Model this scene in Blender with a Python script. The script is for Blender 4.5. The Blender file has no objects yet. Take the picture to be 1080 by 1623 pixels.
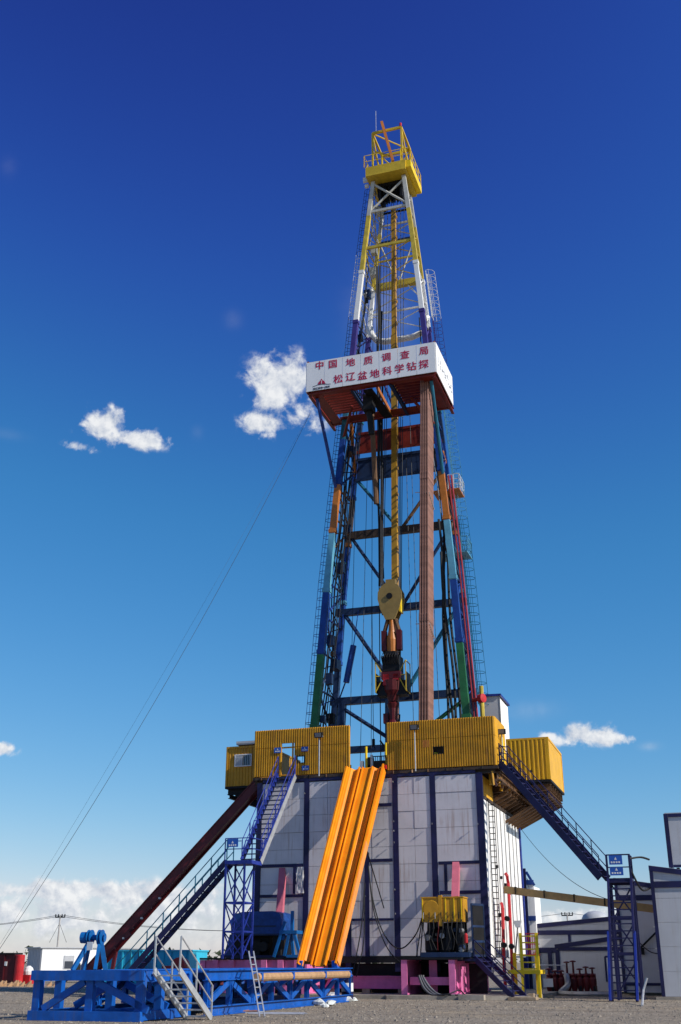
import bpy, bmesh, math, random
from mathutils import Vector, Matrix
random.seed(7)
scn = bpy.context.scene
COL = bpy.context.collection

# ------------------------------------------------------------------ camera, sky, sun, exposure
F = 1740.0; PITCH = math.radians(22.3); EYE = 1.65; TH = math.radians(18)
CX, CY = 7.41, 60.0                              # foot of the rig's right front corner in the world
cam = bpy.data.cameras.new('camera'); cam.sensor_fit = 'VERTICAL'; cam.sensor_height = 24
cam.lens = 24 * F / 1623; cam.clip_end = 20000; cam.clip_start = .1
camo = bpy.data.objects.new('camera', cam); COL.objects.link(camo)
camo.location = (0, 0, EYE); camo.rotation_euler = (math.pi / 2 + PITCH, 0, 0)
scn.camera = camo

SUN_EL = math.radians(34); PHI = math.radians(10.5)    # sun grazes the front of the rig
U = Vector((math.cos(TH), -math.sin(TH), 0)); W = Vector((math.sin(TH), math.cos(TH), 0))
to_sun = (U * math.cos(PHI) - W * math.sin(PHI)) * math.cos(SUN_EL) + Vector((0, 0, math.sin(SUN_EL)))
sl = bpy.data.lights.new('sun', 'SUN'); sl.energy = 5.0; sl.angle = math.radians(.53); sl.color = (1, .95, .87)
slo = bpy.data.objects.new('sun', sl); COL.objects.link(slo)
slo.rotation_euler = to_sun.to_track_quat('Z', 'Y').to_euler(); slo.location = (0, 0, 90)

world = bpy.data.worlds.new('World'); scn.world = world; world.use_nodes = True
wt = world.node_tree; wt.nodes.clear()
class NT:
    """small node-building helper"""
    def __init__(s, t): s.t = t
    def n(s, ty, **kw):
        nd = s.t.nodes.new(ty)
        for k, v in kw.items(): setattr(nd, k, v)
        return nd
    def put(s, sock, v):
        if isinstance(v, bpy.types.NodeSocket): s.t.links.new(v, sock)
        elif v is not None: sock.default_value = v
    def m(s, op, a, b=None, c=None, clamp=False):
        nd = s.n('ShaderNodeMath', operation=op, use_clamp=clamp)
        s.put(nd.inputs[0], a); s.put(nd.inputs[1], b); s.put(nd.inputs[2], c)
        return nd.outputs[0]
    def vm(s, op, a, b=None, out=0):
        nd = s.n('ShaderNodeVectorMath', operation=op)
        s.put(nd.inputs[0], a); s.put(nd.inputs[1], b)
        return nd.outputs[out]
    def dot(s, a, b): return s.vm('DOT_PRODUCT', a, b, 1)
    def noise(s, vec, scale, detail=4, rough=.55, out=0, dist=0):
        nd = s.n('ShaderNodeTexNoise'); s.put(nd.inputs['Vector'], vec)
        nd.inputs['Scale'].default_value = scale; nd.inputs['Detail'].default_value = detail
        nd.inputs['Roughness'].default_value = rough; nd.inputs['Distortion'].default_value = dist
        return nd.outputs[out]
    def mix(s, fac, a, b, blend='MIX'):
        nd = s.n('ShaderNodeMix', data_type='RGBA', blend_type=blend)
        s.put(nd.inputs[0], fac); s.put(nd.inputs[6], a); s.put(nd.inputs[7], b)
        return nd.outputs[2]
    def step(s, x, a, b):
        nd = s.n('ShaderNodeMapRange', interpolation_type='SMOOTHSTEP', clamp=True)
        s.put(nd.inputs[0], x); nd.inputs[1].default_value = a; nd.inputs[2].default_value = b
        return nd.outputs[0]
wn = NT(wt)
def pxdir(px, py):
    a = (px - 540) / F; b = (811.5 - py) / F
    return Vector((a, math.cos(PITCH) - b * math.sin(PITCH), math.sin(PITCH) + b * math.cos(PITCH))).normalized()
sky = wn.n('ShaderNodeTexSky', sky_type='NISHITA'); sky.sun_disc = False
sky.sun_elevation = SUN_EL; sky.sun_rotation = math.atan2(to_sun.x, to_sun.y)
sky.altitude = 150; sky.air_density = 1.0; sky.dust_density = .35; sky.ozone_density = 2.0
# grade of the whole sky towards the deep polarised blue of the photograph
sp_ = wn.n('ShaderNodeSeparateColor'); wt.links.new(sky.outputs[0], sp_.inputs[0]); cb_ = wn.n('ShaderNodeCombineColor')
xr, xg, xb = [wn.m('MULTIPLY', sp_.outputs[i], .1) for i in range(3)]
gr = wn.m('ADD', wn.m('MULTIPLY', wn.m('POWER', wn.m('MINIMUM', xr, .6), 1.72), 1.44), wn.m('MULTIPLY', wn.m('MAXIMUM', wn.m('SUBTRACT', xr, .6), 0), .8))
gg = wn.m('MULTIPLY', wn.m('MULTIPLY', xg, .98), wn.step(xg, .035, .23))
gb = wn.m('MULTIPLY', wn.m('MULTIPLY', xb, wn.m('MAXIMUM', wn.m('SUBTRACT', 1.68, wn.m('MULTIPLY', xb, .74)), 1.0)), wn.step(xb, .05, .28))
for i, c_ in enumerate((gr, gg, gb)): wt.links.new(wn.m('MULTIPLY', c_, 10), cb_.inputs[i])
skycol = cb_.outputs[0]
gen = wn.n('ShaderNodeTexCoord').outputs['Generated']
n1 = wn.noise(gen, 46, 9, .6, dist=.2); n2 = wn.noise(wn.vm('ADD', gen, (.0028, -.0016, .0045)), 46, 9, .6, dist=.2)
n3 = wn.noise(gen, 11, 5, .5)
dens = None; shade = None
# clouds as directions on the sky: azimuth/elevation centre (from pixel), half sizes in radians, strength
faint = None
for px, py, a, b, st in [(168, 672, 36, 24, 1.05), (205, 694, 52, 16, .95), (128, 708, 24, 9, .75), (446, 606, 46, 42, 1.05), (418, 672, 34, 20, .85),
                         (484, 650, 34, 36, .75), (932, 1166, 52, 15, 1.0), (970, 1172, 42, 9, .85), (873, 1166, 17, 8, .7), (2, 1186, 20, 11, 1.0),
                         (604, 505, 36, 60, -.28), (14, 265, 10, 14, -.06), (369, 507, 12, 12, -.09), (313, 686, 8, 9, -.07), (14, 688, 22, 7, -.12), (840, 1126, 34, 12, -.16), (1030, 1183, 12, 5, -.2),
                         (110, 1411, 130, 15, 1.1), (250, 1420, 130, 20, .85), (55, 1450, 130, 30, .8), (330, 1450, 150, 30, .6), (900, 1452, 90, 12, .65), (200, 1480, 260, 34, -.5), (960, 1470, 160, 24, -.4),
                         (-160, 1440, 120, 40, 1.0), (1250, 1440, 170, 24, .8), (1500, 900, 120, 45, 1), (-420, 820, 140, 40, 1)]:
    c = pxdir(px, py); r = Vector((0, 0, 1)).cross(c).normalized() * -1; up = r.cross(c).normalized()
    if up.z < 0: up = -up
    k = 1 / F * .93
    x = wn.m('DIVIDE', wn.dot(gen, tuple(r)), a * k); y = wn.m('DIVIDE', wn.dot(gen, tuple(up)), b * k)
    d2 = wn.m('ADD', wn.m('MULTIPLY', x, x), wn.m('MULTIPLY', y, y))
    front = wn.m('GREATER_THAN', wn.dot(gen, tuple(c)), 0)
    mk = wn.m('MULTIPLY', wn.m('EXPONENT', wn.m('MULTIPLY', d2, -.8)), wn.m('MULTIPLY', front, abs(st)))
    if st < 0: faint = mk if faint is None else wn.m('MAXIMUM', faint, mk); continue
    dens = mk if dens is None else wn.m('MAXIMUM', dens, mk)
def cl(nz): return wn.m('ADD', wn.m('MULTIPLY', dens, 1.15), wn.m('MULTIPLY', wn.m('SUBTRACT', nz, .5), 3.0))
ca = cl(n1); cb = cl(n2)
alpha = wn.m('MAXIMUM', wn.m('MULTIPLY', wn.step(ca, .2, .95), wn.step(dens, .06, .3)), wn.m('MULTIPLY', faint, wn.step(n3, .25, .7)))
lit = wn.m('ADD', wn.m('MULTIPLY', wn.m('SUBTRACT', ca, cb), 1.1), .62, clamp=True)
ccol = wn.mix(lit, (4.6, 5.2, 6.3, 1), (9.0, 9.1, 9.2, 1))
final = wn.mix(wn.m('MULTIPLY', alpha, .95), skycol, ccol)
bg = wn.n('ShaderNodeBackground'); wt.links.new(final, bg.inputs[0]); bg.inputs[1].default_value = .1
wo = wn.n('ShaderNodeOutputWorld'); wt.links.new(bg.outputs[0], wo.inputs[0])

vs = scn.view_settings; vs.view_transform = 'Standard'; vs.look = 'None'; vs.exposure = 0; vs.gamma = 1
vs.use_curve_mapping = False
scn.render.engine = 'CYCLES'; scn.cycles.max_bounces = 5; scn.cycles.use_denoising = True

# ------------------------------------------------------------------ pixel to rig coordinates (u right along the front, w depth, z up)
OU = -CX * U.x - CY * U.y; OW = -CX * W.x - CY * W.y
def R(px, py, u=None, w=None, z=None):
    a = (px - 540) / F; b = (811.5 - py) / F
    d = Vector((a, math.cos(PITCH) - b * math.sin(PITCH), math.sin(PITCH) + b * math.cos(PITCH)))
    d = Vector((d.dot(U), d.dot(W), d.z)); o = Vector((OU, OW, EYE))
    t = (u - o.x) / d.x if u is not None else (w - o.y) / d.y if w is not None else (z - o.z) / d.z
    return o + d * t
def rig2world(p): return Vector((CX, CY, 0)) + U * p[0] + W * p[1] + Vector((0, 0, p[2]))

# ------------------------------------------------------------------ materials
MATS = {}
def mat(name, rgb, rough=.5, metal=0, vary=.18, dirt=0., dirtcol=(.12, .085, .06), streak=0., streakcol=(.30, .15, .08), bump=.0, nscale=1.3, bscale=40, spec=.32):
    m = bpy.data.materials.new(name); m.use_nodes = True; t = NT(m.node_tree); t.t.nodes.clear()
    p = t.n('ShaderNodeBsdfPrincipled'); out = t.n('ShaderNodeOutputMaterial'); t.t.links.new(p.outputs[0], out.inputs[0])
    co = t.n('ShaderNodeTexCoord').outputs['Object']
    c = (*rgb, 1)
    nz = t.noise(co, nscale, 5, .6)
    lo = tuple(x * (1 - vary) for x in rgb) + (1,); hi = tuple(min(1, x * (1 + vary * .7)) for x in rgb) + (1,)
    col = t.mix(t.step(nz, .3, .7), lo, hi)
    if dirt:
        dn = t.noise(co, nscale * 3.7, 8, .7)
        col = t.mix(t.m('MULTIPLY', t.step(dn, .5, .75), dirt), col, (*dirtcol, 1))
    if streak:
        mp = t.n('ShaderNodeMapping'); t.put(mp.inputs[0], co); mp.inputs['Scale'].default_value = (7, 7, .28)
        sn = t.noise(mp.outputs[0], 1, 6, .65); s2 = t.noise(co, .55, 3, .5)
        col = t.mix(t.m('MULTIPLY', t.m('MULTIPLY', t.step(sn, .49, .66), t.step(s2, .4, .62)), streak), col, (*streakcol, 1))
    t.put(p.inputs['Base Color'], col)
    rn = t.noise(co, nscale * 5, 4, .6)
    t.put(p.inputs['Roughness'], t.m('ADD', t.m('MULTIPLY', rn, .3), rough - .15, clamp=True))
    p.inputs['Metallic'].default_value = metal; p.inputs['Specular IOR Level'].default_value = spec
    if bump:
        b = t.n('ShaderNodeBump'); b.inputs['Strength'].default_value = bump; b.inputs['Distance'].default_value = .02
        t.put(b.inputs['Height'], t.noise(co, bscale, 4, .6)); t.put(p.inputs['Normal'], b.outputs[0])
    MATS[name] = m
    return m
mat('panel', (.62, .585, .60), .6, vary=.07, dirt=.18, dirtcol=(.33, .31, .30), streak=.55, streakcol=(.34, .22, .17), nscale=.8)  # white front sheets; the dimness of grazing light is put into this colour
mat('side_panel', (.86, .84, .81), .55, vary=.05, dirt=.12, dirtcol=(.5, .48, .45), streak=.3, streakcol=(.5, .38, .3), nscale=.8)  # same white sheet as panel, paler copy with the sunlit look in its colour
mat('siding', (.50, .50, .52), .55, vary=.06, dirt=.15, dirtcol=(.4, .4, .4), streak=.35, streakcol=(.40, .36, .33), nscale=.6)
mat('navy', (.013, .013, .066), .5, vary=.3, dirt=.3, dirtcol=(.03, .028, .055))
mat('stair_blue', (.014, .032, .24), .45, vary=.25, dirt=.35, dirtcol=(.10, .10, .2), nscale=3)
mat('cat_blue', (.004, .09, .40), .45, vary=.22, dirt=.35, dirtcol=(.02, .06, .17), nscale=2, streak=.4, streakcol=(.08, .10, .2))
mat('winch_blue', (.005, .11, .34), .42, vary=.2, dirt=.35, dirtcol=(.01, .05, .13), nscale=3)
mat('motor_blue', (.008, .055, .24), .45, vary=.3, dirt=.5, dirtcol=(.012, .02, .06), nscale=2)
mat('yellow', (.54, .265, .014), .5, vary=.2, dirt=.4, dirtcol=(.33, .17, .03), streak=.7, streakcol=(.22, .10, .03))
mat('box_yellow', (.72, .38, .012), .48, vary=.1, dirt=.2, dirtcol=(.45, .25, .03), streak=.45, streakcol=(.38, .2, .05))
mat('bright_yellow', (.85, .58, .01), .42, vary=.12, dirt=.25, dirtcol=(.4, .25, .03), nscale=3)
mat('crown_yellow', (.60, .41, .03), .5, vary=.15, dirt=.35, dirtcol=(.3, .2, .04), nscale=2)
mat('slide_worn', (.80, .30, .07), .5, vary=.12, dirt=.45, dirtcol=(.45, .2, .08), nscale=2)
mat('pink', (.68, .17, .38), .48, vary=.13, dirt=.3, dirtcol=(.35, .06, .18), streak=.3, streakcol=(.3, .1, .12), nscale=1.5)
mat('pink_strut', (.55, .14, .19), .5, vary=.15, dirt=.3, dirtcol=(.3, .1, .1))
mat('maroon', (.11, .012, .018), .42, vary=.25, dirt=.3, dirtcol=(.06, .012, .02))
mat('green', (.02, .13, .045), .5, vary=.25, dirt=.35, dirtcol=(.03, .06, .03))
mat('mast_blue', (.010, .048, .24), .45, vary=.25, dirt=.3, dirtcol=(.02, .03, .09))
mat('mast_dark', (.012, .03, .085), .5, vary=.3, dirt=.4, dirtcol=(.03, .025, .025))
mat('light_blue', (.11, .34, .48), .45, vary=.15, dirt=.3, dirtcol=(.1, .2, .25))
mat('teal', (.015, .13, .21), .48, vary=.2, dirt=.3, dirtcol=(.03, .08, .1))
mat('mast_orange', (.45, .15, .025), .48, vary=.2, dirt=.4, dirtcol=(.22, .09, .03))
mat('board_red', (.17, .018, .009), .5, vary=.25, dirt=.4, dirtcol=(.16, .03, .015))
mat('purple', (.05, .035, .19), .5, vary=.2, dirt=.3, dirtcol=(.1, .08, .15))
mat('white_paint', (.74, .74, .72), .45, vary=.06, dirt=.35, dirtcol=(.4, .36, .32), nscale=2)
mat('sign_white', (.80, .80, .80), .55, vary=.03, dirt=.12, dirtcol=(.62, .61, .6))
mat('sign_red', (.46, .018, .07), .55, vary=.1)
mat('sign_grey', (.06, .07, .09), .6, vary=.1)
mat('sign_blue', (.02, .10, .42), .5, vary=.1)
mat('mast_yellow', (.52, .39, .05), .45, vary=.2, dirt=.4, dirtcol=(.25, .18, .04), nscale=2)
mat('silver', (.48, .47, .42), .45, vary=.15, dirt=.5, dirtcol=(.2, .18, .15), nscale=2)
mat('steel', (.30, .30, .30), .45, metal=.4, vary=.25, dirt=.4, dirtcol=(.12, .1, .09))
mat('galv', (.55, .56, .57), .42, metal=.5, vary=.15, dirt=.3, dirtcol=(.3, .3, .3), nscale=3)
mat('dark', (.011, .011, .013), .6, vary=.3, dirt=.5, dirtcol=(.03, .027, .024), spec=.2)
mat('tray_tan', (.50, .30, .11), .55, vary=.25, dirt=.4, dirtcol=(.3, .16, .08), nscale=1)
mat('black_rubber', (.012, .012, .013), .6, vary=.2)
mat('cable', (.02, .022, .028), .6, vary=.2)
mat('rust_pipe', (.25, .125, .095), .6, vary=.25, dirt=.4, dirtcol=(.14, .07, .055), nscale=4)
mat('tan_pipe', (.42, .25, .13), .6, vary=.2, dirt=.4, dirtcol=(.25, .15, .08), nscale=3)
mat('rail_yellow', (.42, .225, .018), .5, vary=.25, dirt=.6, dirtcol=(.16, .09, .02), nscale=1.2)
mat('block_yellow', (.30, .20, .06), .5, vary=.15, dirt=.4, dirtcol=(.22, .14, .05), nscale=1.5)
mat('standpipe_red', (.30, .025, .035), .45, vary=.2, dirt=.4, dirtcol=(.12, .02, .02), nscale=2)
mat('red', (.48, .02, .025), .45, vary=.2, dirt=.35, dirtcol=(.15, .015, .015), nscale=2)
mat('dark_red', (.10, .008, .012), .5, vary=.25, dirt=.5, dirtcol=(.04, .01, .012), nscale=2)
mat('cyan', (.03, .42, .60), .5, vary=.12, dirt=.25, dirtcol=(.02, .22, .32))
mat('floor_steel', (.05, .034, .026), .65, vary=.3, dirt=.6, dirtcol=(.2, .11, .05), nscale=2)
mat('bracket', (.13, .065, .028), .6, vary=.3, dirt=.5, dirtcol=(.08, .05, .03), nscale=2)
mat('concrete', (.33, .29, .24), .9, vary=.25, dirt=.5, dirtcol=(.2, .17, .13), bump=.5, bscale=12, nscale=1.5)
mat('wood', (.36, .27, .18), .8, vary=.3, dirt=.4, nscale=3)
mat('trash', (.66, .68, .66), .6, vary=.2, nscale=6)
mat('canvas', (.6, .58, .58), .8, vary=.12, dirt=.3, dirtcol=(.3, .28, .28), nscale=2)
mat('house_white', (.80, .80, .80), .5, vary=.03, dirt=.1, dirtcol=(.5, .5, .5))
mat('house_grey', (.42, .43, .45), .5, vary=.1)
mat('glass', (.04, .05, .07), .12, vary=.1, spec=.8)
mat('lamp_glass', (.2, .21, .23), .2, vary=.05)
mat('pole_wood', (.42, .40, .38), .8, vary=.15)
mat('leaf', (.045, .06, .03), .8, vary=.4, nscale=.6)
mat('stone', (.25, .215, .175), .9, vary=.35, nscale=.8)
def scrape_mat(name, base, hi, worn):
    m = bpy.data.materials.new(name); m.use_nodes = True; t = NT(m.node_tree); t.t.nodes.clear()
    p = t.n('ShaderNodeBsdfPrincipled'); out = t.n('ShaderNodeOutputMaterial'); t.t.links.new(p.outputs[0], out.inputs[0])
    co = t.n('ShaderNodeTexCoord').outputs['Object']; mp = t.n('ShaderNodeMapping'); t.put(mp.inputs[0], co); mp.inputs['Scale'].default_value = (16, .16, .16)
    ln = t.noise(mp.outputs[0], 1, 8, .7); pt = t.noise(co, .9, 5, .6); fn = t.noise(co, 7, 6, .7)
    col = t.mix(t.step(pt, .3, .7), (*base, 1), (*hi, 1))
    col = t.mix(t.m('MULTIPLY', t.m('MULTIPLY', t.step(ln, .52, .66), t.step(pt, .35, .7)), .75), col, (*worn, 1))
    col = t.mix(t.m('MULTIPLY', t.step(fn, .62, .75), .6), col, (.22, .09, .04, 1))
    t.put(p.inputs['Base Color'], col); t.put(p.inputs['Roughness'], t.m('ADD', t.m('MULTIPLY', ln, .4), .3)); p.inputs['Specular IOR Level'].default_value = .3
    MATS[name] = m
scrape_mat('slide_orange', (.80, .22, .002), (.92, .30, .003), (.62, .20, .03))
def ground_mat():
    m = bpy.data.materials.new('gravel'); m.use_nodes = True; t = NT(m.node_tree); t.t.nodes.clear()
    p = t.n('ShaderNodeBsdfPrincipled'); out = t.n('ShaderNodeOutputMaterial'); t.t.links.new(p.outputs[0], out.inputs[0])
    co = t.n('ShaderNodeTexCoord').outputs['Object']
    big = t.noise(co, .08, 5, .6); mid = t.noise(co, .9, 6, .65); fine = t.noise(co, 9, 5, .75)
    col = t.mix(t.step(big, .35, .65), (.23, .185, .13, 1), (.285, .235, .175, 1))
    col = t.mix(t.m('MULTIPLY', t.step(mid, .45, .72), .55), col, (.42, .35, .25, 1))
    v = t.n('ShaderNodeTexVoronoi', feature='F1'); t.put(v.inputs['Vector'], co); v.inputs['Scale'].default_value = 9
    bw = t.n('ShaderNodeRGBToBW'); t.put(bw.inputs[0], v.outputs['Color'])
    col = t.mix(.55, col, t.mix(bw.outputs[0], (.10, .08, .06, 1), (.46, .40, .32, 1)))
    col = t.mix(t.m('MULTIPLY', t.step(fine, .5, .8), .4), col, (.09, .08, .07, 1))
    mp = t.n('ShaderNodeMapping'); t.put(mp.inputs[0], co); mp.inputs['Rotation'].default_value = (0, 0, .35); mp.inputs['Scale'].default_value = (.05, .55, 1)
    tr = t.noise(mp.outputs[0], 1.4, 5, .6); pa = t.noise(co, .22, 6, .62)
    col = t.mix(t.m('MULTIPLY', t.step(tr, .52, .66), .5), col, (.15, .115, .08, 1))
    col = t.mix(t.m('MULTIPLY', t.step(pa, .5, .68), .5), col, (.40, .31, .20, 1))
    t.put(p.inputs['Base Color'], col); p.inputs['Roughness'].default_value = .95; p.inputs['Specular IOR Level'].default_value = .2
    b = t.n('ShaderNodeBump'); b.inputs['Strength'].default_value = .9; b.inputs['Distance'].default_value = .05
    t.put(b.inputs['Height'], t.m('ADD', t.m('MULTIPLY', v.outputs['Distance'], -.8), fine)); t.put(p.inputs['Normal'], b.outputs[0])
    MATS['gravel'] = m
ground_mat()

# ------------------------------------------------------------------ mesh helpers (rig coordinates)
ORG = {}
def V3(p): return Vector(p)
class MB:
    def __init__(s): s.v = []; s.f = []; s.mi = []; s.mats = []; s.cur = 0
    def m(s, name):
        if name not in s.mats: s.mats.append(name)
        s.cur = s.mats.index(name); return s
    def add(s, vs, fs):
        o = len(s.v); s.v += [tuple(q) for q in vs]
        s.f += [tuple(i + o for i in f) for f in fs]; s.mi += [s.cur] * len(fs); return s
    def hexa(s, q):   # 8 corners: bottom ring 0-3, top ring 4-7
        return s.add(q, [(3, 2, 1, 0), (4, 5, 6, 7), (0, 1, 5, 4), (1, 2, 6, 5), (2, 3, 7, 6), (3, 0, 4, 7)])
    def box(s, a, b):
        x0, y0, z0 = [min(p) for p in zip(a, b)]; x1, y1, z1 = [max(p) for p in zip(a, b)]
        return s.hexa([(x0, y0, z0), (x1, y0, z0), (x1, y1, z0), (x0, y1, z0), (x0, y0, z1), (x1, y0, z1), (x1, y1, z1), (x0, y1, z1)])
    def beam(s, p, q, w=.1, h=.1, up=(0, 0, 1), w2=None, h2=None):
        p, q = V3(p), V3(q); d = (q - p).normalized(); up = V3(up)
        if abs(d.dot(up)) > .98: up = Vector((0, 1, 0))
        x = d.cross(up).normalized(); y = x.cross(d).normalized()
        w2 = w if w2 is None else w2; h2 = h if h2 is None else h2
        a = [p + x * sx * w / 2 + y * sy * h / 2 for sx, sy in ((-1, -1), (1, -1), (1, 1), (-1, 1))]
        b = [q + x * sx * w2 / 2 + y * sy * h2 / 2 for sx, sy in ((-1, -1), (1, -1), (1, 1), (-1, 1))]
        return s.hexa(a + b)
    def ibeam(s, p, q, h=.3, b=.2, t=.03, up=(0, 0, 1)):
        p, q = V3(p), V3(q); d = (q - p).normalized(); up = V3(up)
        if abs(d.dot(up)) > .98: up = Vector((0, 1, 0))
        x = d.cross(up).normalized(); y = x.cross(d).normalized()
        for k in (-1, 1): s.beam(p + y * k * (h - t) / 2, q + y * k * (h - t) / 2, b, t, up)
        return s.beam(p, q, t, h - 2 * t, up)
    def tube(s, p, q, r=.05, n=8, r2=None):
        p, q = V3(p), V3(q); d = (q - p).normalized(); r2 = r if r2 is None else r2
        a = Vector((0, 0, 1)) if abs(d.z) < .9 else Vector((1, 0, 0))
        x = d.cross(a).normalized(); y = d.cross(x)
        vs = [p + (x * math.cos(i * 2 * math.pi / n) + y * math.sin(i * 2 * math.pi / n)) * r for i in range(n)]
        vs += [q + (x * math.cos(i * 2 * math.pi / n) + y * math.sin(i * 2 * math.pi / n)) * r2 for i in range(n)]
        return s.add(vs, [(i, (i + 1) % n, n + (i + 1) % n, n + i) for i in range(n)] + [tuple(range(n - 1, -1, -1)), tuple(range(n, 2 * n))])
    def poly(s, pts, r=.03, n=6):
        pts = [V3(p) for p in pts]; N = len(pts); rings = []
        for i, p in enumerate(pts):
            d = (pts[min(i + 1, N - 1)] - pts[max(i - 1, 0)]).normalized()
            a = Vector((0, 0, 1)) if abs(d.z) < .9 else Vector((1, 0, 0))
            x = d.cross(a).normalized(); y = d.cross(x)
            rings += [p + (x * math.cos(k * 2 * math.pi / n) + y * math.sin(k * 2 * math.pi / n)) * r for k in range(n)]
        fs = [(i * n + k, i * n + (k + 1) % n, (i + 1) * n + (k + 1) % n, (i + 1) * n + k) for i in range(N - 1) for k in range(n)]
        return s.add(rings, fs + [tuple(range(n - 1, -1, -1)), tuple(range((N - 1) * n, N * n))])
    def prism(s, pts, vec):
        n = len(pts); vec = V3(vec); a = [V3(p) for p in pts]
        return s.add(a + [p + vec for p in a], [tuple(range(n - 1, -1, -1)), tuple(range(n, 2 * n))] + [(i, (i + 1) % n, n + (i + 1) % n, n + i) for i in range(n)])
    def quad(s, a, b, c, d): return s.add([a, b, c, d], [(0, 1, 2, 3)])
    def corr(s, a, b, z0, z1, pitch=.135, depth=.06, side=1):
        """corrugated sheet from plan point a to plan point b; ribs stand out on the right-hand side of a->b times side"""
        a = Vector((a[0], a[1], 0)); b = Vector((b[0], b[1], 0)); L = (b - a).length; d = (b - a) / L; nrm = Vector((d.y, -d.x, 0)) * side
        n = max(1, round(L / pitch)); P = L / n; prof = []
        for i in range(n): prof += [(i * P + f * P, o * depth) for f, o in ((0, 0), (.36, 0), (.5, 1), (.86, 1))]
        prof.append((L, 0)); t = .012
        ring = lambda z, off: [a + d * x + nrm * (o + off) + Vector((0, 0, z)) for x, o in prof]
        k = len(prof); vs = ring(z0, 0) + ring(z1, 0) + ring(z0, -t) + ring(z1, -t); fs = []
        for i in range(k - 1):
            fs += [(i, i + 1, k + i + 1, k + i), (2 * k + i + 1, 2 * k + i, 3 * k + i, 3 * k + i + 1), (i + 1, i, 2 * k + i, 2 * k + i + 1), (k + i, k + i + 1, 3 * k + i + 1, 3 * k + i)]
        fs += [(0, k, 3 * k, 2 * k), (k - 1, 3 * k - 1, 4 * k - 1, 2 * k - 1)]
        return s.add(vs, fs)
    def build(s, name, mt=None, parent=None, base=None, rot=None, smooth=False):
        if mt: s.mats = [mt]; s.mi = [0] * len(s.f)
        me = bpy.data.meshes.new(name)
        org = ORG[parent.name] if parent else V3(base or (0, 0, 0))
        me.from_pydata([tuple(V3(p) - org) for p in s.v], [], s.f)
        for mm in s.mats: me.materials.append(MATS[mm])
        me.polygons.foreach_set('material_index', s.mi)
        if smooth: me.polygons.foreach_set('use_smooth', [True] * len(s.f))
        bm = bmesh.new(); bm.from_mesh(me); bmesh.ops.recalc_face_normals(bm, faces=bm.faces); bm.to_mesh(me); bm.free()
        me.update(); o = bpy.data.objects.new(name, me); COL.objects.link(o)
        if parent: o.parent = parent; ORG[o.name] = org
        else:
            o.location = rig2world(org); o.rotation_euler = (0, 0, -TH if rot is None else rot); ORG[o.name] = org
        return o
def tag(o, label, cat, group=None):
    o['label'] = label; o['category'] = cat
    if group: o['group'] = group
    return o
def thing(name, label, cat, base, group=None, rot=None):
    """an Empty at the base of the thing; with rot the thing is drawn in its own axes around (0,0,0)"""
    o = bpy.data.objects.new(name, None); COL.objects.link(o); o.empty_display_size = .3
    o.location = rig2world(base); o.rotation_euler = (0, 0, -TH if rot is None else rot)
    ORG[o.name] = V3(base) if rot is None else Vector((0, 0, 0))
    return tag(o, label, cat, group)
def one(mb, name, mt, label, cat, base, group=None, smooth=False):
    return tag(mb.build(name, mt, None, base, smooth=smooth), label, cat, group)
def setting(o, kind='structure'): o['kind'] = kind; return o
def L3(a, b, t): return V3(a) + (V3(b) - V3(a)) * t
def catenary(a, b, sag, n=14): return [L3(a, b, i / n) - Vector((0, 0, sag * 4 * (i / n) * (1 - i / n))) for i in range(n + 1)]
def railing(mb, pts, h=1.1, step=1.5, r=.024, mid=1, kick=0):
    pts = [V3(p) for p in pts]
    for k in range(1, mid + 2):
        hh = h * k / (mid + 1); mb.poly([p + Vector((0, 0, hh)) for p in pts], r, 5)
    for a, b in zip(pts[:-1], pts[1:]):
        n = max(1, round((b - a).length / step))
        for i in range(n + 1): mb.beam(L3(a, b, i / n), L3(a, b, i / n) + Vector((0, 0, h)), r * 1.9, r * 1.9)
    if kick:
        for a, b in zip(pts[:-1], pts[1:]): mb.beam(a + Vector((0, 0, kick / 2)), b + Vector((0, 0, kick / 2)), .012, kick)
def flight(par, top, bot, wv, n, m_str, m_tread, m_rail, rails=(1, 1), sh=.26, railh=1.0, mid=1, treaddeep=.24):
    """stair flight between two centre points; wv = half width vector"""
    top, bot, wv = V3(top), V3(bot), V3(wv); run = (bot - top); hd = Vector((run.x, run.y, 0)).normalized()
    for k in (-1, 1):
        mb = MB(); mb.beam(top + wv * k, bot + wv * k, .06, sh); mb.build('stringer', m_str, par)
    for i in range(n):
        c = top + run * ((i + .7) / n); mb = MB(); mb.hexa([c + wv * a * .96 + hd * b * treaddeep / 2 + Vector((0, 0, zz)) for zz in (-.02, .02) for a, b in ((-1, -1), (1, -1), (1, 1), (-1, 1))])
        mb.build('tread', m_tread, par)
    for k, on in zip((-1, 1), rails):
        if not on: continue
        mb = MB(); up = Vector((0, 0, railh))
        for q in range(1, mid + 2): mb.tube(top + wv * k + up * q / (mid + 1), bot + wv * k + up * q / (mid + 1), .024, 6)
        m = max(2, round(run.length / 1.25))
        for i in range(m + 1): p = top + wv * k + run * (i / m); mb.beam(p, p + up, .045, .045)
        mb.build('handrail', m_rail, par)
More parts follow.
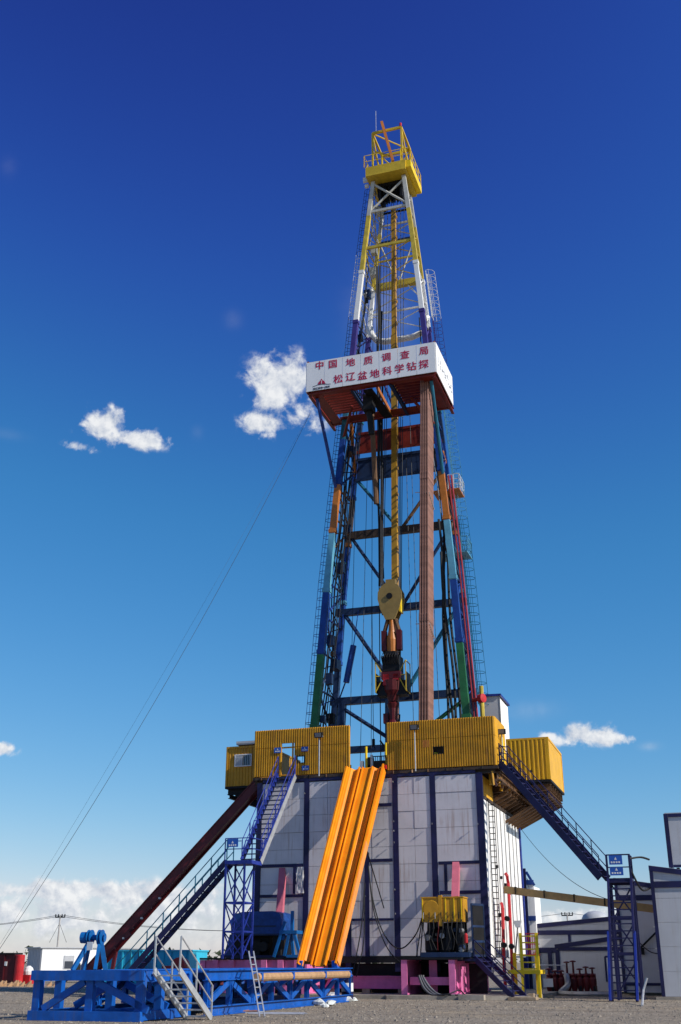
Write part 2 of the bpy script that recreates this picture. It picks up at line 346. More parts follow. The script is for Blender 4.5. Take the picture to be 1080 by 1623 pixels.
def cage_ladder(par, pts, out, side, mt_seq, w=.45, dep=.72, step=.6, rung=.3):
    """ladder with safety cage along pts; out = direction of the cage, side = along the rungs"""
    out, side = V3(out).normalized(), V3(side).normalized(); lad = MB(); cg = MB()
    def mz(z):
        for zz, nm in mt_seq:
            if z < zz: return nm
        return mt_seq[-1][1]
    for a, b in zip(pts[:-1], pts[1:]):
        a, b = V3(a), V3(b); L = (b - a).length; lad.m(mz((a.z + b.z) / 2)); cg.m(mz((a.z + b.z) / 2))
        for k in (-1, 1): lad.beam(a + side * k * w / 2, b + side * k * w / 2, .05, .05)
        for i in range(int(L / rung)): p = L3(a, b, (i + .5) * rung / L); lad.tube(p - side * w / 2, p + side * w / 2, .014, 4)
        hoop = [(-.5, 0), (-.62, .35), (-.45, .8), (0, 1), (.45, .8), (.62, .35), (.5, 0)]
        n = int(L / step); rb = {1: None, 3: None, 5: None}
        for i in range(n + 1):
            p = L3(a, b, i / n); cg.poly([p + side * x * w * 1.35 + out * y * dep for x, y in hoop], .019, 4)
        for j in (1, 3, 5): x, y = hoop[j]; cg.beam(a + side * x * w * 1.35 + out * y * dep, b + side * x * w * 1.35 + out * y * dep, .026, .013)
    lad.build('ladder', None, par); cg.build('safety_cage', None, par)
def lathe(mb, c, prof, n=20):
    c = V3(c); vs = []; fs = []
    for r, z in prof: vs += [c + Vector((r * math.cos(i * 2 * math.pi / n), r * math.sin(i * 2 * math.pi / n), z)) for i in range(n)]
    for j in range(len(prof) - 1): fs += [(j * n + i, j * n + (i + 1) % n, (j + 1) * n + (i + 1) % n, (j + 1) * n + i) for i in range(n)]
    fs += [tuple(range(n - 1, -1, -1)), tuple(range((len(prof) - 1) * n, len(prof) * n))]
    return mb.add(vs, fs)
def hcyl(mb, c, axis, prof, n=20):
    """turned shape about a horizontal axis: prof = (radius, distance along axis)"""
    c = V3(c); a = V3(axis).normalized(); x = Vector((0, 0, 1)); y = a.cross(x); vs = []; fs = []
    for r, t in prof: vs += [c + a * t + (x * math.cos(i * 2 * math.pi / n) + y * math.sin(i * 2 * math.pi / n)) * r for i in range(n)]
    for j in range(len(prof) - 1): fs += [(j * n + i, j * n + (i + 1) % n, (j + 1) * n + (i + 1) % n, (j + 1) * n + i) for i in range(n)]
    fs += [tuple(range(n - 1, -1, -1)), tuple(range((len(prof) - 1) * n, len(prof) * n))]
    return mb.add(vs, fs)

# ================================================================== GROUND
g = MB(); N = 5000
g.quad((-N, -N, 0), (N, -N, 0), (N, N, 0), (-N, N, 0)); setting(g.build('ground', 'gravel'))
sl_ = MB(); sl_.prism([(-15.5, -3.5, -.05), (-4.4, -3.5, -.05), (-4.2, -3.9, -.05), (.2, -3.8, -.05), (2.6, -3.2, -.05), (2.7, 13.5, -.05), (-15.5, 13.5, -.05)], (0, 0, .23))
setting(sl_.build('concrete_slab', 'concrete'))
def pebbles(n, zone, s0, s1, seed):
    rnd = random.Random(seed); mb = MB(); base = [(1, 0, 0), (-.6, .8, 0), (-.5, -.9, 0), (.1, .1, .8), (.05, -.1, -.5)]
    for _ in range(n):
        u, w = zone(rnd); s = rnd.uniform(s0, s1) * (1 if rnd.random() < .93 else 1.8); a = rnd.uniform(0, 6.28); ca, sa = math.cos(a), math.sin(a)
        mb.add([(u + (x * ca - y * sa) * s * rnd.uniform(.7, 1.3), w + (x * sa + y * ca) * s * rnd.uniform(.7, 1.3), z * s + .003) for x, y, z in base],
               [(0, 1, 3), (1, 2, 3), (2, 0, 3), (1, 0, 4), (2, 1, 4), (0, 2, 4)])
    return mb
def zone(r):
    while True:
        u = r.uniform(-34, 13); w = r.uniform(-30, 2 if u > -16 else 14)
        if not (-15.5 < u < 2.7 and w > -3.9) and not (u > 8 and w > -.4): return u, w
pb = pebbles(16000, zone, .014, .042, 3); setting(pb.build('loose_gravel', 'stone'), 'stuff')

# ================================================================== SUBSTRUCTURE with its white cladding
sub = thing('rig_substructure', 'tall white panelled substructure with navy posts carrying the yellow walled drill floor', 'substructure', (-6.3, 6, .18))
Z0, Z1 = 1.95, 11.05
POSTS = [-12.62, -9.78, -7.35, -4.66, -2.55, .02]
for u in POSTS:
    mb = MB(); wd = .3 if u < -.1 else .36
    mb.box((u - wd / 2, -.03, 1.2), (u + wd / 2, .16, Z1 + .05)); mb.build('post', 'navy', sub)
for u, za, zb, wd in [(-6.3, 1.6, 7.15, .24), (-1.98, 5.1, 6.45, .16), (-10.45, 5.1, 6.5, .14)]:
    mb = MB(); mb.box((u - wd / 2, -.025, za), (u + wd / 2, .1, zb)); mb.build('post', 'navy', sub)
for ua, ub, z, h in [(-12.6, .0, 11.18, .17), (-7.3, -4.7, 9.62, .17), (-7.3, -4.7, 6.72, .16), (-7.3, -4.7, 3.74, .12), (-12.6, -9.8, 6.58, .17), (-12.6, -9.8, 5.0, .15),
                     (-2.5, 0, 6.5, .16), (-2.5, 0, 5.02, .17)]:
    mb = MB(); mb.box((ua + .16, -.02, z - h / 2), (ub - .16, .09, z + h / 2)); mb.build('cross_beam', 'navy', sub)
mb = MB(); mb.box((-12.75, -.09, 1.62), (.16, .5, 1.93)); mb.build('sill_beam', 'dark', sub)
mb = MB(); mb.box((-12.6, .3, .19), (-.1, .4, 1.6)); mb.build('gap_shade_sheet', 'dark', sub)  # dark sheet added to paint shade into the gap below the wall
rnd = random.Random(5)
colsplit = {1: 2, 3: 2, 0: 1, 2: 2, 4: 1}
for ci in range(5):
    a, b = POSTS[ci] + .15, POSTS[ci + 1] - (.15 if ci < 4 else .18); n = colsplit[ci]
    for j in range(n):
        ua = a + (b - a) * j / n; ub = a + (b - a) * (j + 1) / n
        for r in range(10):
            za = Z0 + .91 * r; zb = za + .91
            if ci == 0 and r == 4: continue                 # the torn flap sits here
            d = rnd.uniform(-.012, .012)
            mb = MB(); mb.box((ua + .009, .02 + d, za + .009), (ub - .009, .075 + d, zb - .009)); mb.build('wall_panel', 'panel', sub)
for u, z in [(-2.6, 8.5), (-.12, 8.4), (-4.72, 8.7), (-4.72, 8.2), (-4.72, 7.6), (-4.72, 10.8), (-4.72, 5.2), (-4.72, 4.0), (-4.72, 2.3), (-9.85, 10.4), (-6.35, 4.9), (-2.6, 3.4)]:
    mb = MB(); mb.tube((u, -.08, z), (u + rnd.uniform(-.03, .03), -.22, z + .02), .02, 6); mb.tube((u, -.17, z - .04), (u, -.17, z + .06), .016, 5); mb.build('panel_latch', 'steel', sub)
mb = MB(); mb.box((-12.4, .1, Z0), (-.1, .16, Z1)); mb.build('backing_sheet', 'house_grey', sub)
# torn panel field on the front: rigid piece, dark hole, loose canvas
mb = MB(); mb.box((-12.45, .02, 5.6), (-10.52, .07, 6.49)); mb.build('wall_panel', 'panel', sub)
mb = MB(); fl = []
for i in range(7):
    for j in range(9): fl.append((-10.28 + i * .07 + rnd.uniform(-.02, .02), -.03 - .10 * abs(math.sin(i * 1.3 + j * .6)) - .05 * rnd.random(), 6.48 - j * .17))
mb.add(fl, [(i * 9 + j, i * 9 + j + 1, (i + 1) * 9 + j + 1, (i + 1) * 9 + j) for i in range(6) for j in range(8)]); mb.build('canvas_flap', 'canvas', sub, smooth=True)
# right hand wall: long upright sheets
sw = [.12, 1.65, 2.8, 3.95, 5.14, 6.37, 7.64, 8.96, 10.2, 11.55]
for i in range(len(sw) - 1):
    d = rnd.uniform(-.01, .012)
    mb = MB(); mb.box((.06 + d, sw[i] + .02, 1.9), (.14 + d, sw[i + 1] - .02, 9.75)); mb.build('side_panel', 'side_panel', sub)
    if i: mb = MB(); mb.box((.10, sw[i] - .035, 1.9), (.185, sw[i] + .035, 9.74)); mb.build('joint_strip', 'steel', sub)
mb = MB(); mb.box((0, .2, 1.9), (.055, 11.5, 9.7)); mb.build('backing_sheet', 'house_grey', sub)
mb = MB(); mb.box((-.05, 11.56, .2), (.22, 11.85, 11.05)); mb.build('post', 'stair_blue', sub)
mb = MB(); mb.box((.03, .2, 9.78), (.2, 11.5, 9.93)); mb.build('cross_beam', 'floor_steel', sub)
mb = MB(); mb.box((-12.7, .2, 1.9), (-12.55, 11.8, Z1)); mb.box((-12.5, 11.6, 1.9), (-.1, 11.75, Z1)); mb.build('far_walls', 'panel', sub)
mb = MB(); mb.corr((.12, .3), (.12, 3.1), 9.95, 11.0, .3, .05); mb.build('corrugated_apron', 'box_yellow', sub)
# heavy frame under the floor, seen below the cabins
mb = MB()
for k in range(9):
    w = 3.4 + k * 1.0; mb.ibeam((-.6, w, 10.75), (1.0, w, 10.75), .55, .3)
    mb.beam((.05, w, 10.0), (.9, w, 10.45), .16, .2)
mb.ibeam((.95, .3, 10.95), (.95, 12, 10.95), .4, .3); mb.box((-.3, 3.2, 9.95), (0, 11.6, 11.0)); mb.build('floor_frame', 'bracket', sub)
rr = random.Random(12)
for k in range(26):
    mb = MB(); w = .1 + k * .22 + rr.uniform(-.05, .05); mb.tube((.35 + rr.uniform(0, .6), w, 11.15), (.4 + rr.uniform(0, .6), w + rr.uniform(-.1, .1), 10.4 + rr.uniform(0, .5)), .05 + rr.random() * .05, 6)
    mb.build('pipe_stub', rr.choice(['bracket', 'dark', 'yellow', 'rust_pipe']), sub)
# ladder up the right hand wall
mb = MB()
for u_, w_ in ((.22, 1.3), (.52, 1.36)): mb.beam((u_, w_, 1.9), (u_, w_, 9.9), .035, .05)
for i in range(26): mb.tube((.22, 1.3, 2.05 + i * .3), (.52, 1.36, 2.05 + i * .3), .022, 4)
mb.build('wall_ladder', 'dark', sub)
for w, za, zb in [(2.8, 6.4, 6.55), (3.95, 5.9, 6.05), (5.14, 5.6, 5.75), (6.4, 5.2, 5.35), (3.0, 3.9, 4.1)]:
    mb = MB(); mb.box((.15, w, za), (.3, w + .16, zb)); mb.build('hook_bracket', 'dark', sub)
# deck
deck = MB(); deck.box((-13.05, -.04, 11.27), (1.1, 12, 11.42)); deck.build('floor_deck', 'floor_steel', sub)
mb = MB(); mb.ibeam((-13.0, .16, 11.16), (.9, .16, 11.16), .2, .24)
for k in range(22): u = -12.8 + k * .63; mb.box((u - .05, -.1, 11.24), (u + .05, .02, 11.26))
mb.build('floor_edge', 'floor_steel', sub)
for k in range(14):
    u = -12.5 + k * .98 + rr.uniform(-.1, .1); mb = MB(); mb.tube((u, -.085, 11.42), (u, -.085, 11.26), .04, 6); mb.build('drain_stub', rr.choice(['bracket', 'tan_pipe', 'dark']), sub)

# ---- left wing under the cabin (brackets reaching out)
mb = MB()
for k in range(6):
    w = 2.3 + k * 1.1; mb.ibeam((-12.6, w, 11.0), (-15.6, w, 11.05), .35, .25); mb.beam((-12.7, w, 9.7), (-15.0, w, 10.85), .16, .2)
mb.ibeam((-12.9, .4, 11.05), (-12.9, 9, 11.05), .3, .25); mb.ibeam((-15.4, 2.1, 10.75), (-15.4, 8.2, 10.75), .22, .2)
mb.build('floor_bracket', 'dark', sub)
mb = MB()
for k in range(6):
    w = 7.0 + k * 1.0; mb.ibeam((.9, w, 11.1), (2.95, w, 11.15), .36, .22); mb.beam((.1, w, 9.25 + k * .02), (2.9, w, 10.72), .2, .14)
mb.ibeam((2.8, 6.6, 10.75), (2.8, 12.3, 10.75), .25, .2); mb.build('floor_bracket', 'bracket', sub)

# ================================================================== WIND WALLS
def wind_wall(label, ua, ub, cut, parts_fn):
    t = thing('wind_wall', label, 'wind wall', ((ua + ub) / 2, 0, 11.42), 'corrugated wind walls at the front of the drill floor')
    za, zs, zb = 11.47, 13.06, 14.1
    mb = MB()
    for z in (11.5, 13.06, 14.02): mb.beam((ua + .03, .07, z), (ub - .03, .07, z), .06, .08)
    for i in range(6): u = ua + .06 + (ub - ua - .12) * i / 5; mb.beam((u, .14, 11.43), (u, .14, 14.06), .08, .08)
    keep = [MB()]
    mb2 = mb; mb2.build('frame', 'yellow', t)
    # sheets around the openings
    us = sorted({ua, ub} | {c[0] for c in cut} | {c[1] for c in cut})
    for r0, r1 in ((za, zs - .012), (zs + .012, zb)):
        sh = MB()
        for a, b in zip(us[:-1], us[1:]):
            if b - a < .02: continue
            holes = sorted([(max(c[2], r0), min(c[3], r1)) for c in cut if c[0] <= a + 1e-4 and c[1] >= b - 1e-4 and c[2] < r1 and c[3] > r0]); z = r0
            for h0, h1 in holes:
                if h0 > z + .02: sh.corr((a, 0), (b, 0), z, h0)
                z = h1
            if z < r1 - .02: sh.corr((a, 0), (b, 0), z, r1)
        sh.build('corrugated_sheet', 'yellow', t)
    for c in cut:
        fr = MB(); e = .05
        for x in (c[0], c[1]): fr.box((x - e / 2, -.05, c[2]), (x + e / 2, .06, c[3]))
        fr.box((c[0], -.05, c[3] - e / 2), (c[1], .06, c[3] + e / 2)); fr.box((c[0], -.05, c[2] - e / 2), (c[1], .06, c[2] + e / 2)); fr.build('opening_frame', 'yellow' if c[4] == 0 else 'dark', t)
    parts_fn(t); return t
def lp(t):
    for k in range(3):
        p = [R(401 + 39, 1189, w=-.12), R(483, 1187, w=-.12), R(484, 1217, w=-.12)][k]
        mb = MB(); wd, hh = (.42, .3) if k == 0 else (.40, .26); mb.box((p.x - wd / 2, -.1, p.z - hh / 2), (p.x + wd / 2, -.07, p.z + hh / 2)); s = mb.build('notice_plate', 'sign_blue', t)
        mb = MB()
        for q in range(4): x = p.x - wd * .33 + q * wd * .2; mb.box((x, -.106, p.z - hh * .32), (x + wd * .13, -.103, p.z - hh * .1))
        mb.prism([(p.x - .05, -.104, p.z + .02), (p.x + .05, -.104, p.z + .02), (p.x, -.104, p.z + .1)], (0, -.003, 0)); mb.build('notice_marking', 'white_paint', s)
    mb = MB(); mb.box((-12.5, 4.2, 11.43), (-8.5, 4.3, 12.6)); mb.build('rear_screen', 'bracket', t)
    mb = MB(); mb.corr((-13.02, 2.2), (-13.02, .03), 11.5, 14.05, .13, .03, -1); mb.build('corrugated_sheet', 'yellow', t)
pd = R(446, 1200, w=0).x, R(468, 1200, w=0).x
wl = wind_wall('yellow corrugated wind wall with a stair doorway and blue notices', -13.03, -7.25, [(pd[0], pd[1], 11.47, 13.32, 0), (R(471, 1205, w=0).x, R(483, 1205, w=0).x, 12.12, 12.52, 1)], lp)
def rp(t):
    p = R(675, 1179, w=0); mb = MB(); mb.box((p.x - .2, -.06, p.z - .2), (p.x + .2, -.04, p.z + .2)); mb.build('hatch', 'mast_orange', t)
    for r0, r1 in ((11.47, 13.05), (13.07, 14.1)):
        mb = MB(); mb.corr((1.0, .04), (1.0, 3.1), r0, r1, .13, .035); mb.build('corrugated_sheet', 'box_yellow', t)
    mb = MB()
    for z in (11.5, 13.06, 14.0): mb.beam((.93, .1, z), (.93, 3.0, z), .06, .08)
    mb.build('side_frame', 'yellow', t)
    mb = MB(); mb.box((-4.9, .6, 11.43), (.8, .66, 13.2)); mb.build('interior_shade_sheet', 'dark', t)  # dark sheet added to paint the interior shade behind the opening
    mb = MB(); mb.box((1.07, 1.5, 11.5), (1.085, 2.4, 13.3)); mb.build('side_door', 'bright_yellow', t)
    mb = MB(); mb.poly([(-2.55, .3, 12.15), (-2.4, .25, 12.3), (-2.25, .28, 12.25)], .07, 6); mb.build('hose_loop', 'bright_yellow', t)
wr_ = wind_wall('yellow corrugated wind wall with a small dark opening beside the navy side stairs', -5.08, .98, [(R(687, 1190, w=0).x, R(703, 1190, w=0).x, 12.2, 12.6, 1)], rp)

def floodlight(base, z1, label, yaw=0, arm=.25):
    t = thing('floodlight', label, 'floodlight', base, 'floodlights on poles along the drill floor edge')
    u, w, z = base; mb = MB(); mb.tube((u, w, z), (u, w, z1), .035, 8); mb.build('pole', 'galv', t)
    c = Vector((u, w - .12, z1 + .12)); mb = MB(); mb.hexa([(c.x - .2, c.y - .1, c.z - .17), (c.x + .2, c.y - .1, c.z - .17), (c.x + .24, c.y + .12, c.z - .12), (c.x - .24, c.y + .12, c.z - .12),
                                                       (c.x - .24, c.y - .18, c.z + .12), (c.x + .24, c.y - .18, c.z + .12), (c.x + .24, c.y + .1, c.z + .17), (c.x - .24, c.y + .1, c.z + .17)]); h = mb.build('lamp_housing', 'dark', t)
    mb = MB(); mb.hexa([(c.x - .16, c.y - .13, c.z - .13), (c.x + .16, c.y - .13, c.z - .13), (c.x + .16, c.y - .10, c.z - .13), (c.x - .16, c.y - .10, c.z - .13),
                        (c.x - .18, c.y - .195, c.z + .09), (c.x + .18, c.y - .195, c.z + .09), (c.x + .18, c.y - .16, c.z + .09), (c.x - .18, c.y - .16, c.z + .09)]); mb.build('lens', 'lamp_glass', h)
    mb = MB(); mb.beam((u - .26, w - .1, z1 + .05), (u + .26, w - .1, z1 + .05), .03, .06); mb.build('yoke', 'galv', t)
p = R(506, 1225, w=-.25); floodlight((p.x, -.25, 11.3), 13.45, 'floodlight on a pole in front of the wind wall with the doorway')
p = R(659, 1220, w=-.25); floodlight((p.x, -.25, 11.3), 13.55, 'floodlight on a pole in front of the wall beside the orange slide and racked pipes')
floodlight((1.18, 1.2, 11.9), 13.3, 'floodlight on the lit side wall above the navy side stairs')

# ================================================================== CABINS
def container(label, u0, u1, w0, w1, z0, z1, pitch, dep, mt, extra):
    t = thing('site_cabin', label, 'cabin', ((u0 + u1) / 2, (w0 + w1) / 2, z0))
    mb = MB(); mb.corr((u0 + .1, w0 + .06), (u1 - .1, w0 + .06), z0 + .14, z1 - .12, pitch, dep); mb.build('front_wall', mt, t)
    mb = MB(); mb.box((u1 - .07, w0 + .1, z0 + .14), (u1 - .03, w1 - .1, z1 - .12)); mb.build('right_wall', mt, t)
    mb = MB(); mb.box((u0 + .03, w0 + .1, z0 + .14), (u0 + .07, w1 - .1, z1 - .12)); mb.build('left_wall', mt, t)
    mb = MB(); mb.box((u0 + .1, w1 - .08, z0 + .14), (u1 - .1, w1 - .03, z1 - .12)); mb.build('rear_wall', mt, t)
    for u in (u0 + .06, u1 - .06):
        for w in (w0 + .06, w1 - .06): mb = MB(); mb.box((u - .06, w - .06, z0 + .13), (u + .06, w + .06, z1 - .11)); mb.build('corner_post', mt, t)
    mb = MB(); mb.box((u0, w0, z1 - .12), (u1, w1, z1)); mb.build('roof', mt, t)
    mb = MB(); mb.box((u0, w0, z0), (u1, w1, z0 + .13)); mb.build('floor_frame', 'dark', t)
    extra(t)
def exr(t):
    p = R(884, 1220, u=3.0); mb = MB(); mb.box((2.96, p.y - .45, 12.5), (2.985, p.y + .45, 13.3)); mb.build('window', 'bracket', t)
    mb = MB(); q = R(842, 1222, w=6.55); mb.tube((q.x, 6.5, q.z), (q.x, 6.62, q.z), .06, 8); mb.build('vent', 'dark', t)
container('plain yellow corrugated container cabin cantilevered out above the navy side stairs', .5, 3.02, 6.5, 12.6, 11.42, 14.02, .27, .06, 'box_yellow', exr)
def exl(t):
    a, b = R(373, 1214, w=2), R(398, 1196, w=2)
    mb = MB(); e = .05
    mb.box((a.x - e, 1.98, a.z - e), (b.x + e, 2.03, a.z)); mb.box((a.x - e, 1.98, b.z), (b.x + e, 2.03, b.z + e)); mb.box((a.x - e, 1.98, a.z), (a.x, 2.03, b.z)); mb.box((b.x, 1.98, a.z), (b.x + e, 2.03, b.z)); fr = mb.build('window', 'house_white', t)
    m_ = (a.x + b.x) / 2
    mb = MB(); mb.box((a.x, 2.0, a.z), (m_ - .02, 2.02, b.z)); mb.build('pane', 'house_grey', fr)
    mb = MB(); mb.box((m_ + .02, 2.0, a.z), (b.x, 2.02, b.z)); mb.build('pane', 'glass', fr)
    mb = MB()
    for i in range(8): x = a.x + (b.x - a.x) * (i + .5) / 8; mb.beam((x, 1.96, a.z), (x, 1.96, b.z), .015, .015)
    mb.build('window_bars', 'galv', fr)
    mb = MB(); mb.box((-15.0, 1.9, 13.75), (-13.0, 3.0, 13.82)); mb.box((-15.0, 1.88, 13.82), (-13.0, 1.94, 13.95)); mb.build('roof_cover', 'house_grey', t)
container('yellow cabin with a barred window, at the head of the dark red escape slide', -15.68, -13.1, 2.0, 8.0, 11.2, 13.68, .2, .03, 'yellow', exl)
hut = thing('panel_hut', 'narrow white panel hut with a blue roof standing above the wind wall', 'hut', (-.5, 9.5, 11.42))
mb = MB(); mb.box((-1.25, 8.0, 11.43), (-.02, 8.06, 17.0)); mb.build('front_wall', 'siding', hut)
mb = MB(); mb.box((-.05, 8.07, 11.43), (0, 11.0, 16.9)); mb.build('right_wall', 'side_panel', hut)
mb = MB(); mb.box((-1.25, 8.07, 11.43), (-1.2, 11, 17)); mb.box((-1.19, 10.95, 11.43), (-.06, 11, 17)); mb.build('rear_walls', 'siding', hut)
mb = MB(); mb.hexa([(-1.4, 7.9, 17.0), (.12, 7.9, 17.0), (.12, 11.1, 17.0), (-1.4, 11.1, 17.0), (-1.4, 7.9, 17.16), (.12, 7.9, 17.12), (.12, 11.1, 17.12), (-1.4, 11.1, 17.16)]); mb.build('roof', 'stair_blue', hut)
mb = MB(); mb.beam((0, 8.02, 11.5), (0, 8.02, 17), .07, .07); mb.build('corner_trim', 'steel', hut)

# ================================================================== MAST
LEV = [11.42, 15.5, 20, 25, 29.4, 33.3, 39, 45.7, 51.5, 57.9]; HW = [5.02, 4.79, 4.5, 4.18, 3.82, 3.49, 2.97, 2.43, 1.89, 1.23]
def hw(z):
    for i in range(len(LEV) - 1):
        if z <= LEV[i + 1]: t = (z - LEV[i]) / (LEV[i + 1] - LEV[i]); return HW[i] + (HW[i + 1] - HW[i]) * t
    return HW[-1]
MU = -6.3
def fw(z): return 5 + (z - 15) * .058
def rw(z): return fw(z) + 3.15 - (z - 15) * .017
def ML(s, z, rear=0): return Vector((MU + s * (hw(z) - rear * .15), rw(z) if rear else fw(z), z))
BANDS = [(19.8, 'green'), (24.0, 'mast_blue'), (28.2, 'light_blue'), (31.8, 'mast_orange'), (35.3, 'mast_blue'), (38.2, 'teal'), (45.0, 'purple'), (49.3, 'white_paint'), (54.6, 'mast_yellow'), (99, 'silver')]
def band(z):
    for zz, n in BANDS:
        if z < zz: return n
mast = thing('drilling_mast', 'tall open steel drilling mast with legs in bands of colour and yellow crown', 'drilling mast', (MU, 6.5, 11.42))
for s in (-1, 1):
    for rear in (0, 1):
        zs = sorted(set(LEV + [b[0] for b in BANDS[:-1]])); mb = MB()
        for a, b in zip(zs[:-1], zs[1:]):
            nm = band((a + b) / 2)
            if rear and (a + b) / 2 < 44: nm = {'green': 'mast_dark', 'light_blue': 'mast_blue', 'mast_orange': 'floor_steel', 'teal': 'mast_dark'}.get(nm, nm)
            sz = (.46 - .17 * (a - 11) / 46) * (.86 if rear else 1); sz2 = (.46 - .17 * (b - 11) / 46) * (.86 if rear else 1)
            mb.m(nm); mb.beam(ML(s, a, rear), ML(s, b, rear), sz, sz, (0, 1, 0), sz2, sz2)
        for zz in (15.2, 20, 24.2, 28.4, 32, 38, 45, 49.4):                     # bolted joint collars
            mb.m(band(zz - .2)); q = ML(s, zz, rear); k = (.5 - .17 * (zz - 11) / 46) * (.9 if rear else 1); mb.box((q.x - k / 2 - .02, q.y - k / 2 - .02, zz - .13), (q.x + k / 2 + .02, q.y + k / 2 + .02, zz + .13))
        mb.build('leg', None, mast)
    # side lacing between front and rear leg
    zs = [12.5, 15.2, 17.6, 20, 22.4, 24.8, 27, 29.4, 31.6, 34, 36.4, 40, 42.5, 45, 47.3, 49.5, 51.7, 53.6, 55.6, 57.4]
    for i, (a, b) in enumerate(zip(zs[:-1], zs[1:])):
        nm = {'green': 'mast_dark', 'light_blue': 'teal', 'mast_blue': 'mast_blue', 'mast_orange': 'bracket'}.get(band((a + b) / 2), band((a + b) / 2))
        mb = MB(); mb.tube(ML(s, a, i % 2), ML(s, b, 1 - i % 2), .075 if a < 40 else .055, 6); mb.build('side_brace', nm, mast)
        mb = MB(); mb.tube(ML(s, b, 0), ML(s, b, 1), .07 if a < 40 else .05, 6); mb.build('side_strut', nm, mast)
# rear girts and V bracing
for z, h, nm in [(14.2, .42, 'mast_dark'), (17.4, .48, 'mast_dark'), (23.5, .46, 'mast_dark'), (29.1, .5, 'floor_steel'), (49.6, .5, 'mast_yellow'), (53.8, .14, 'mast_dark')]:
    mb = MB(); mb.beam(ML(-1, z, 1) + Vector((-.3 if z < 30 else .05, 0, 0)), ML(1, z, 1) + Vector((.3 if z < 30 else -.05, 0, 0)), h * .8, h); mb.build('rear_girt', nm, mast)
for (za, zb, nm) in [(33.3, 34.9, 'mast_dark'), (35.5, 37.0, 'board_red')]:
    mb = MB(); a, b = ML(-1, za, 1), ML(1, za, 1); c, d = ML(1, zb, 1), ML(-1, zb, 1)
    mb.hexa([a + Vector((0, -.1, 0)), b + Vector((0, -.1, 0)), b + Vector((0, .1, 0)), a + Vector((0, .1, 0)), d + Vector((0, -.1, 0)), c + Vector((0, -.1, 0)), c + Vector((0, .1, 0)), d + Vector((0, .1, 0))])
    for q in (a, b, c, d): pass
    mb.beam(a + Vector((0, -.12, 0)), b + Vector((0, -.12, 0)), .1, .22); mb.beam(d + Vector((0, -.12, 0)), c + Vector((0, -.12, 0)), .1, .2); mb.build('rear_girder', nm, mast)
mb = MB(); A, B = ML(-1, 46.2, 1), ML(1, 46.2, 1)
mb.poly([A, A + Vector((.15, 0, -.8)), A + Vector((.55, 0, -1.35)), A + Vector((1.2, 0, -1.55)), B + Vector((-1.2, 0, -1.55)), B + Vector((-.55, 0, -1.35)), B + Vector((-.15, 0, -.8)), B], .24, 10); mb.build('rear_arch', 'white_paint', mast, smooth=True)
for za, zb, r, n1_, n2_ in [(17.2, 14.3, .13, 'mast_dark', 'green'), (23.4, 17.6, .14, 'mast_dark', 'teal'), (29.0, 23.7, .12, 'mast_dark', 'mast_dark'), (33.4, 29.3, .12, 'teal', 'bracket'), (44.4, 38, .08, 'purple', 'light_blue'), (53.6, 50, .06, 'silver', 'silver')]:
    for s, nm in ((-1, n1_), (1, n2_)):
        mb = MB(); e = ML(0, zb, 1) + Vector((s * .15, 0, 0)); mb.tube(ML(s, za, 1) - Vector((s * .15, 0, 0)), e, r, 7); mb.build('rear_brace', nm, mast)
mb = MB(); mb.beam(ML(0, 11.5, 1) + Vector((-.9, 0, 0)), ML(0, 17.3, 1) + Vector((-.9, 0, 0)), .4, .4); mb.build('rear_post', 'mast_dark', mast)
mb = MB(); mb.beam(ML(-1, 11.5, 1) + Vector((.55, 0, 0)), ML(-1, 17.3, 1) + Vector((.5, 0, 0)), .45, .4); mb.build('rear_post', 'mast_dark', mast)
# front girts high up
for z, nm, h in [(51.6, 'mast_yellow', .2), (55.0, 'silver', .2)]:
    mb = MB(); mb.beam(ML(-1, z), ML(1, z), .16, h); mb.build('front_girt', nm, mast)
for s in (-1, 1): mb = MB(); mb.tube(ML(s, 57.7) + Vector((0, s * .05, 0)), ML(-s, 55.1) + Vector((0, s * .05, 0)), .09, 6); mb.build('front_brace', 'silver', mast)
mb = MB(); mb.beam(ML(1, 47.6, 1), ML(0, 50.3, 1) + Vector((.1, 0, 0)), .1, .1); mb.build('rear_brace', 'white_paint', mast)
# extra thin members: secondary lacing, cross ties, lines and lamps
for s in (-1, 1):
    zs = [36.4, 38.2, 40, 41.2, 42.5, 43.8, 45, 46.2, 47.3, 48.4, 49.5, 50.6, 51.7, 52.7, 53.6, 54.6, 55.6, 56.5, 57.4]
    for i, (a, b) in enumerate(zip(zs[:-1], zs[1:])):
        mb = MB(); mb.tube(ML(s, a, (i + 1) % 2) + Vector((s * .05, 0, 0)), ML(s, b, i % 2) + Vector((s * .05, 0, 0)), .032, 5); mb.build('lattice_bar', band((a + b) / 2) if a > 40 else 'mast_dark', mast)
    zs = [12.5, 14, 15.2, 16.4, 17.6, 18.8, 20, 21.2, 22.4, 23.6, 24.8, 25.9, 27, 28.2, 29.4, 30.5, 31.6, 32.8, 34]
    for i, (a, b) in enumerate(zip(zs[:-1], zs[1:])):
        mb = MB(); mb.tube(ML(s, a, (i + 1) % 2) + Vector((s * .06, 0, 0)), ML(s, b, i % 2) + Vector((s * .06, 0, 0)), .04, 5); mb.build('lattice_bar', 'mast_dark' if i % 3 else 'mast_blue', mast)
for z, nm in [(41.6, 'purple'), (47.2, 'white_paint'), (52.0, 'mast_yellow'), (55.4, 'silver'), (56.6, 'dark')]:
    mb = MB(); mb.beam(ML(-1, z, 1), ML(1, z, 1), .1, .14); mb.build('rear_tie', nm, mast)
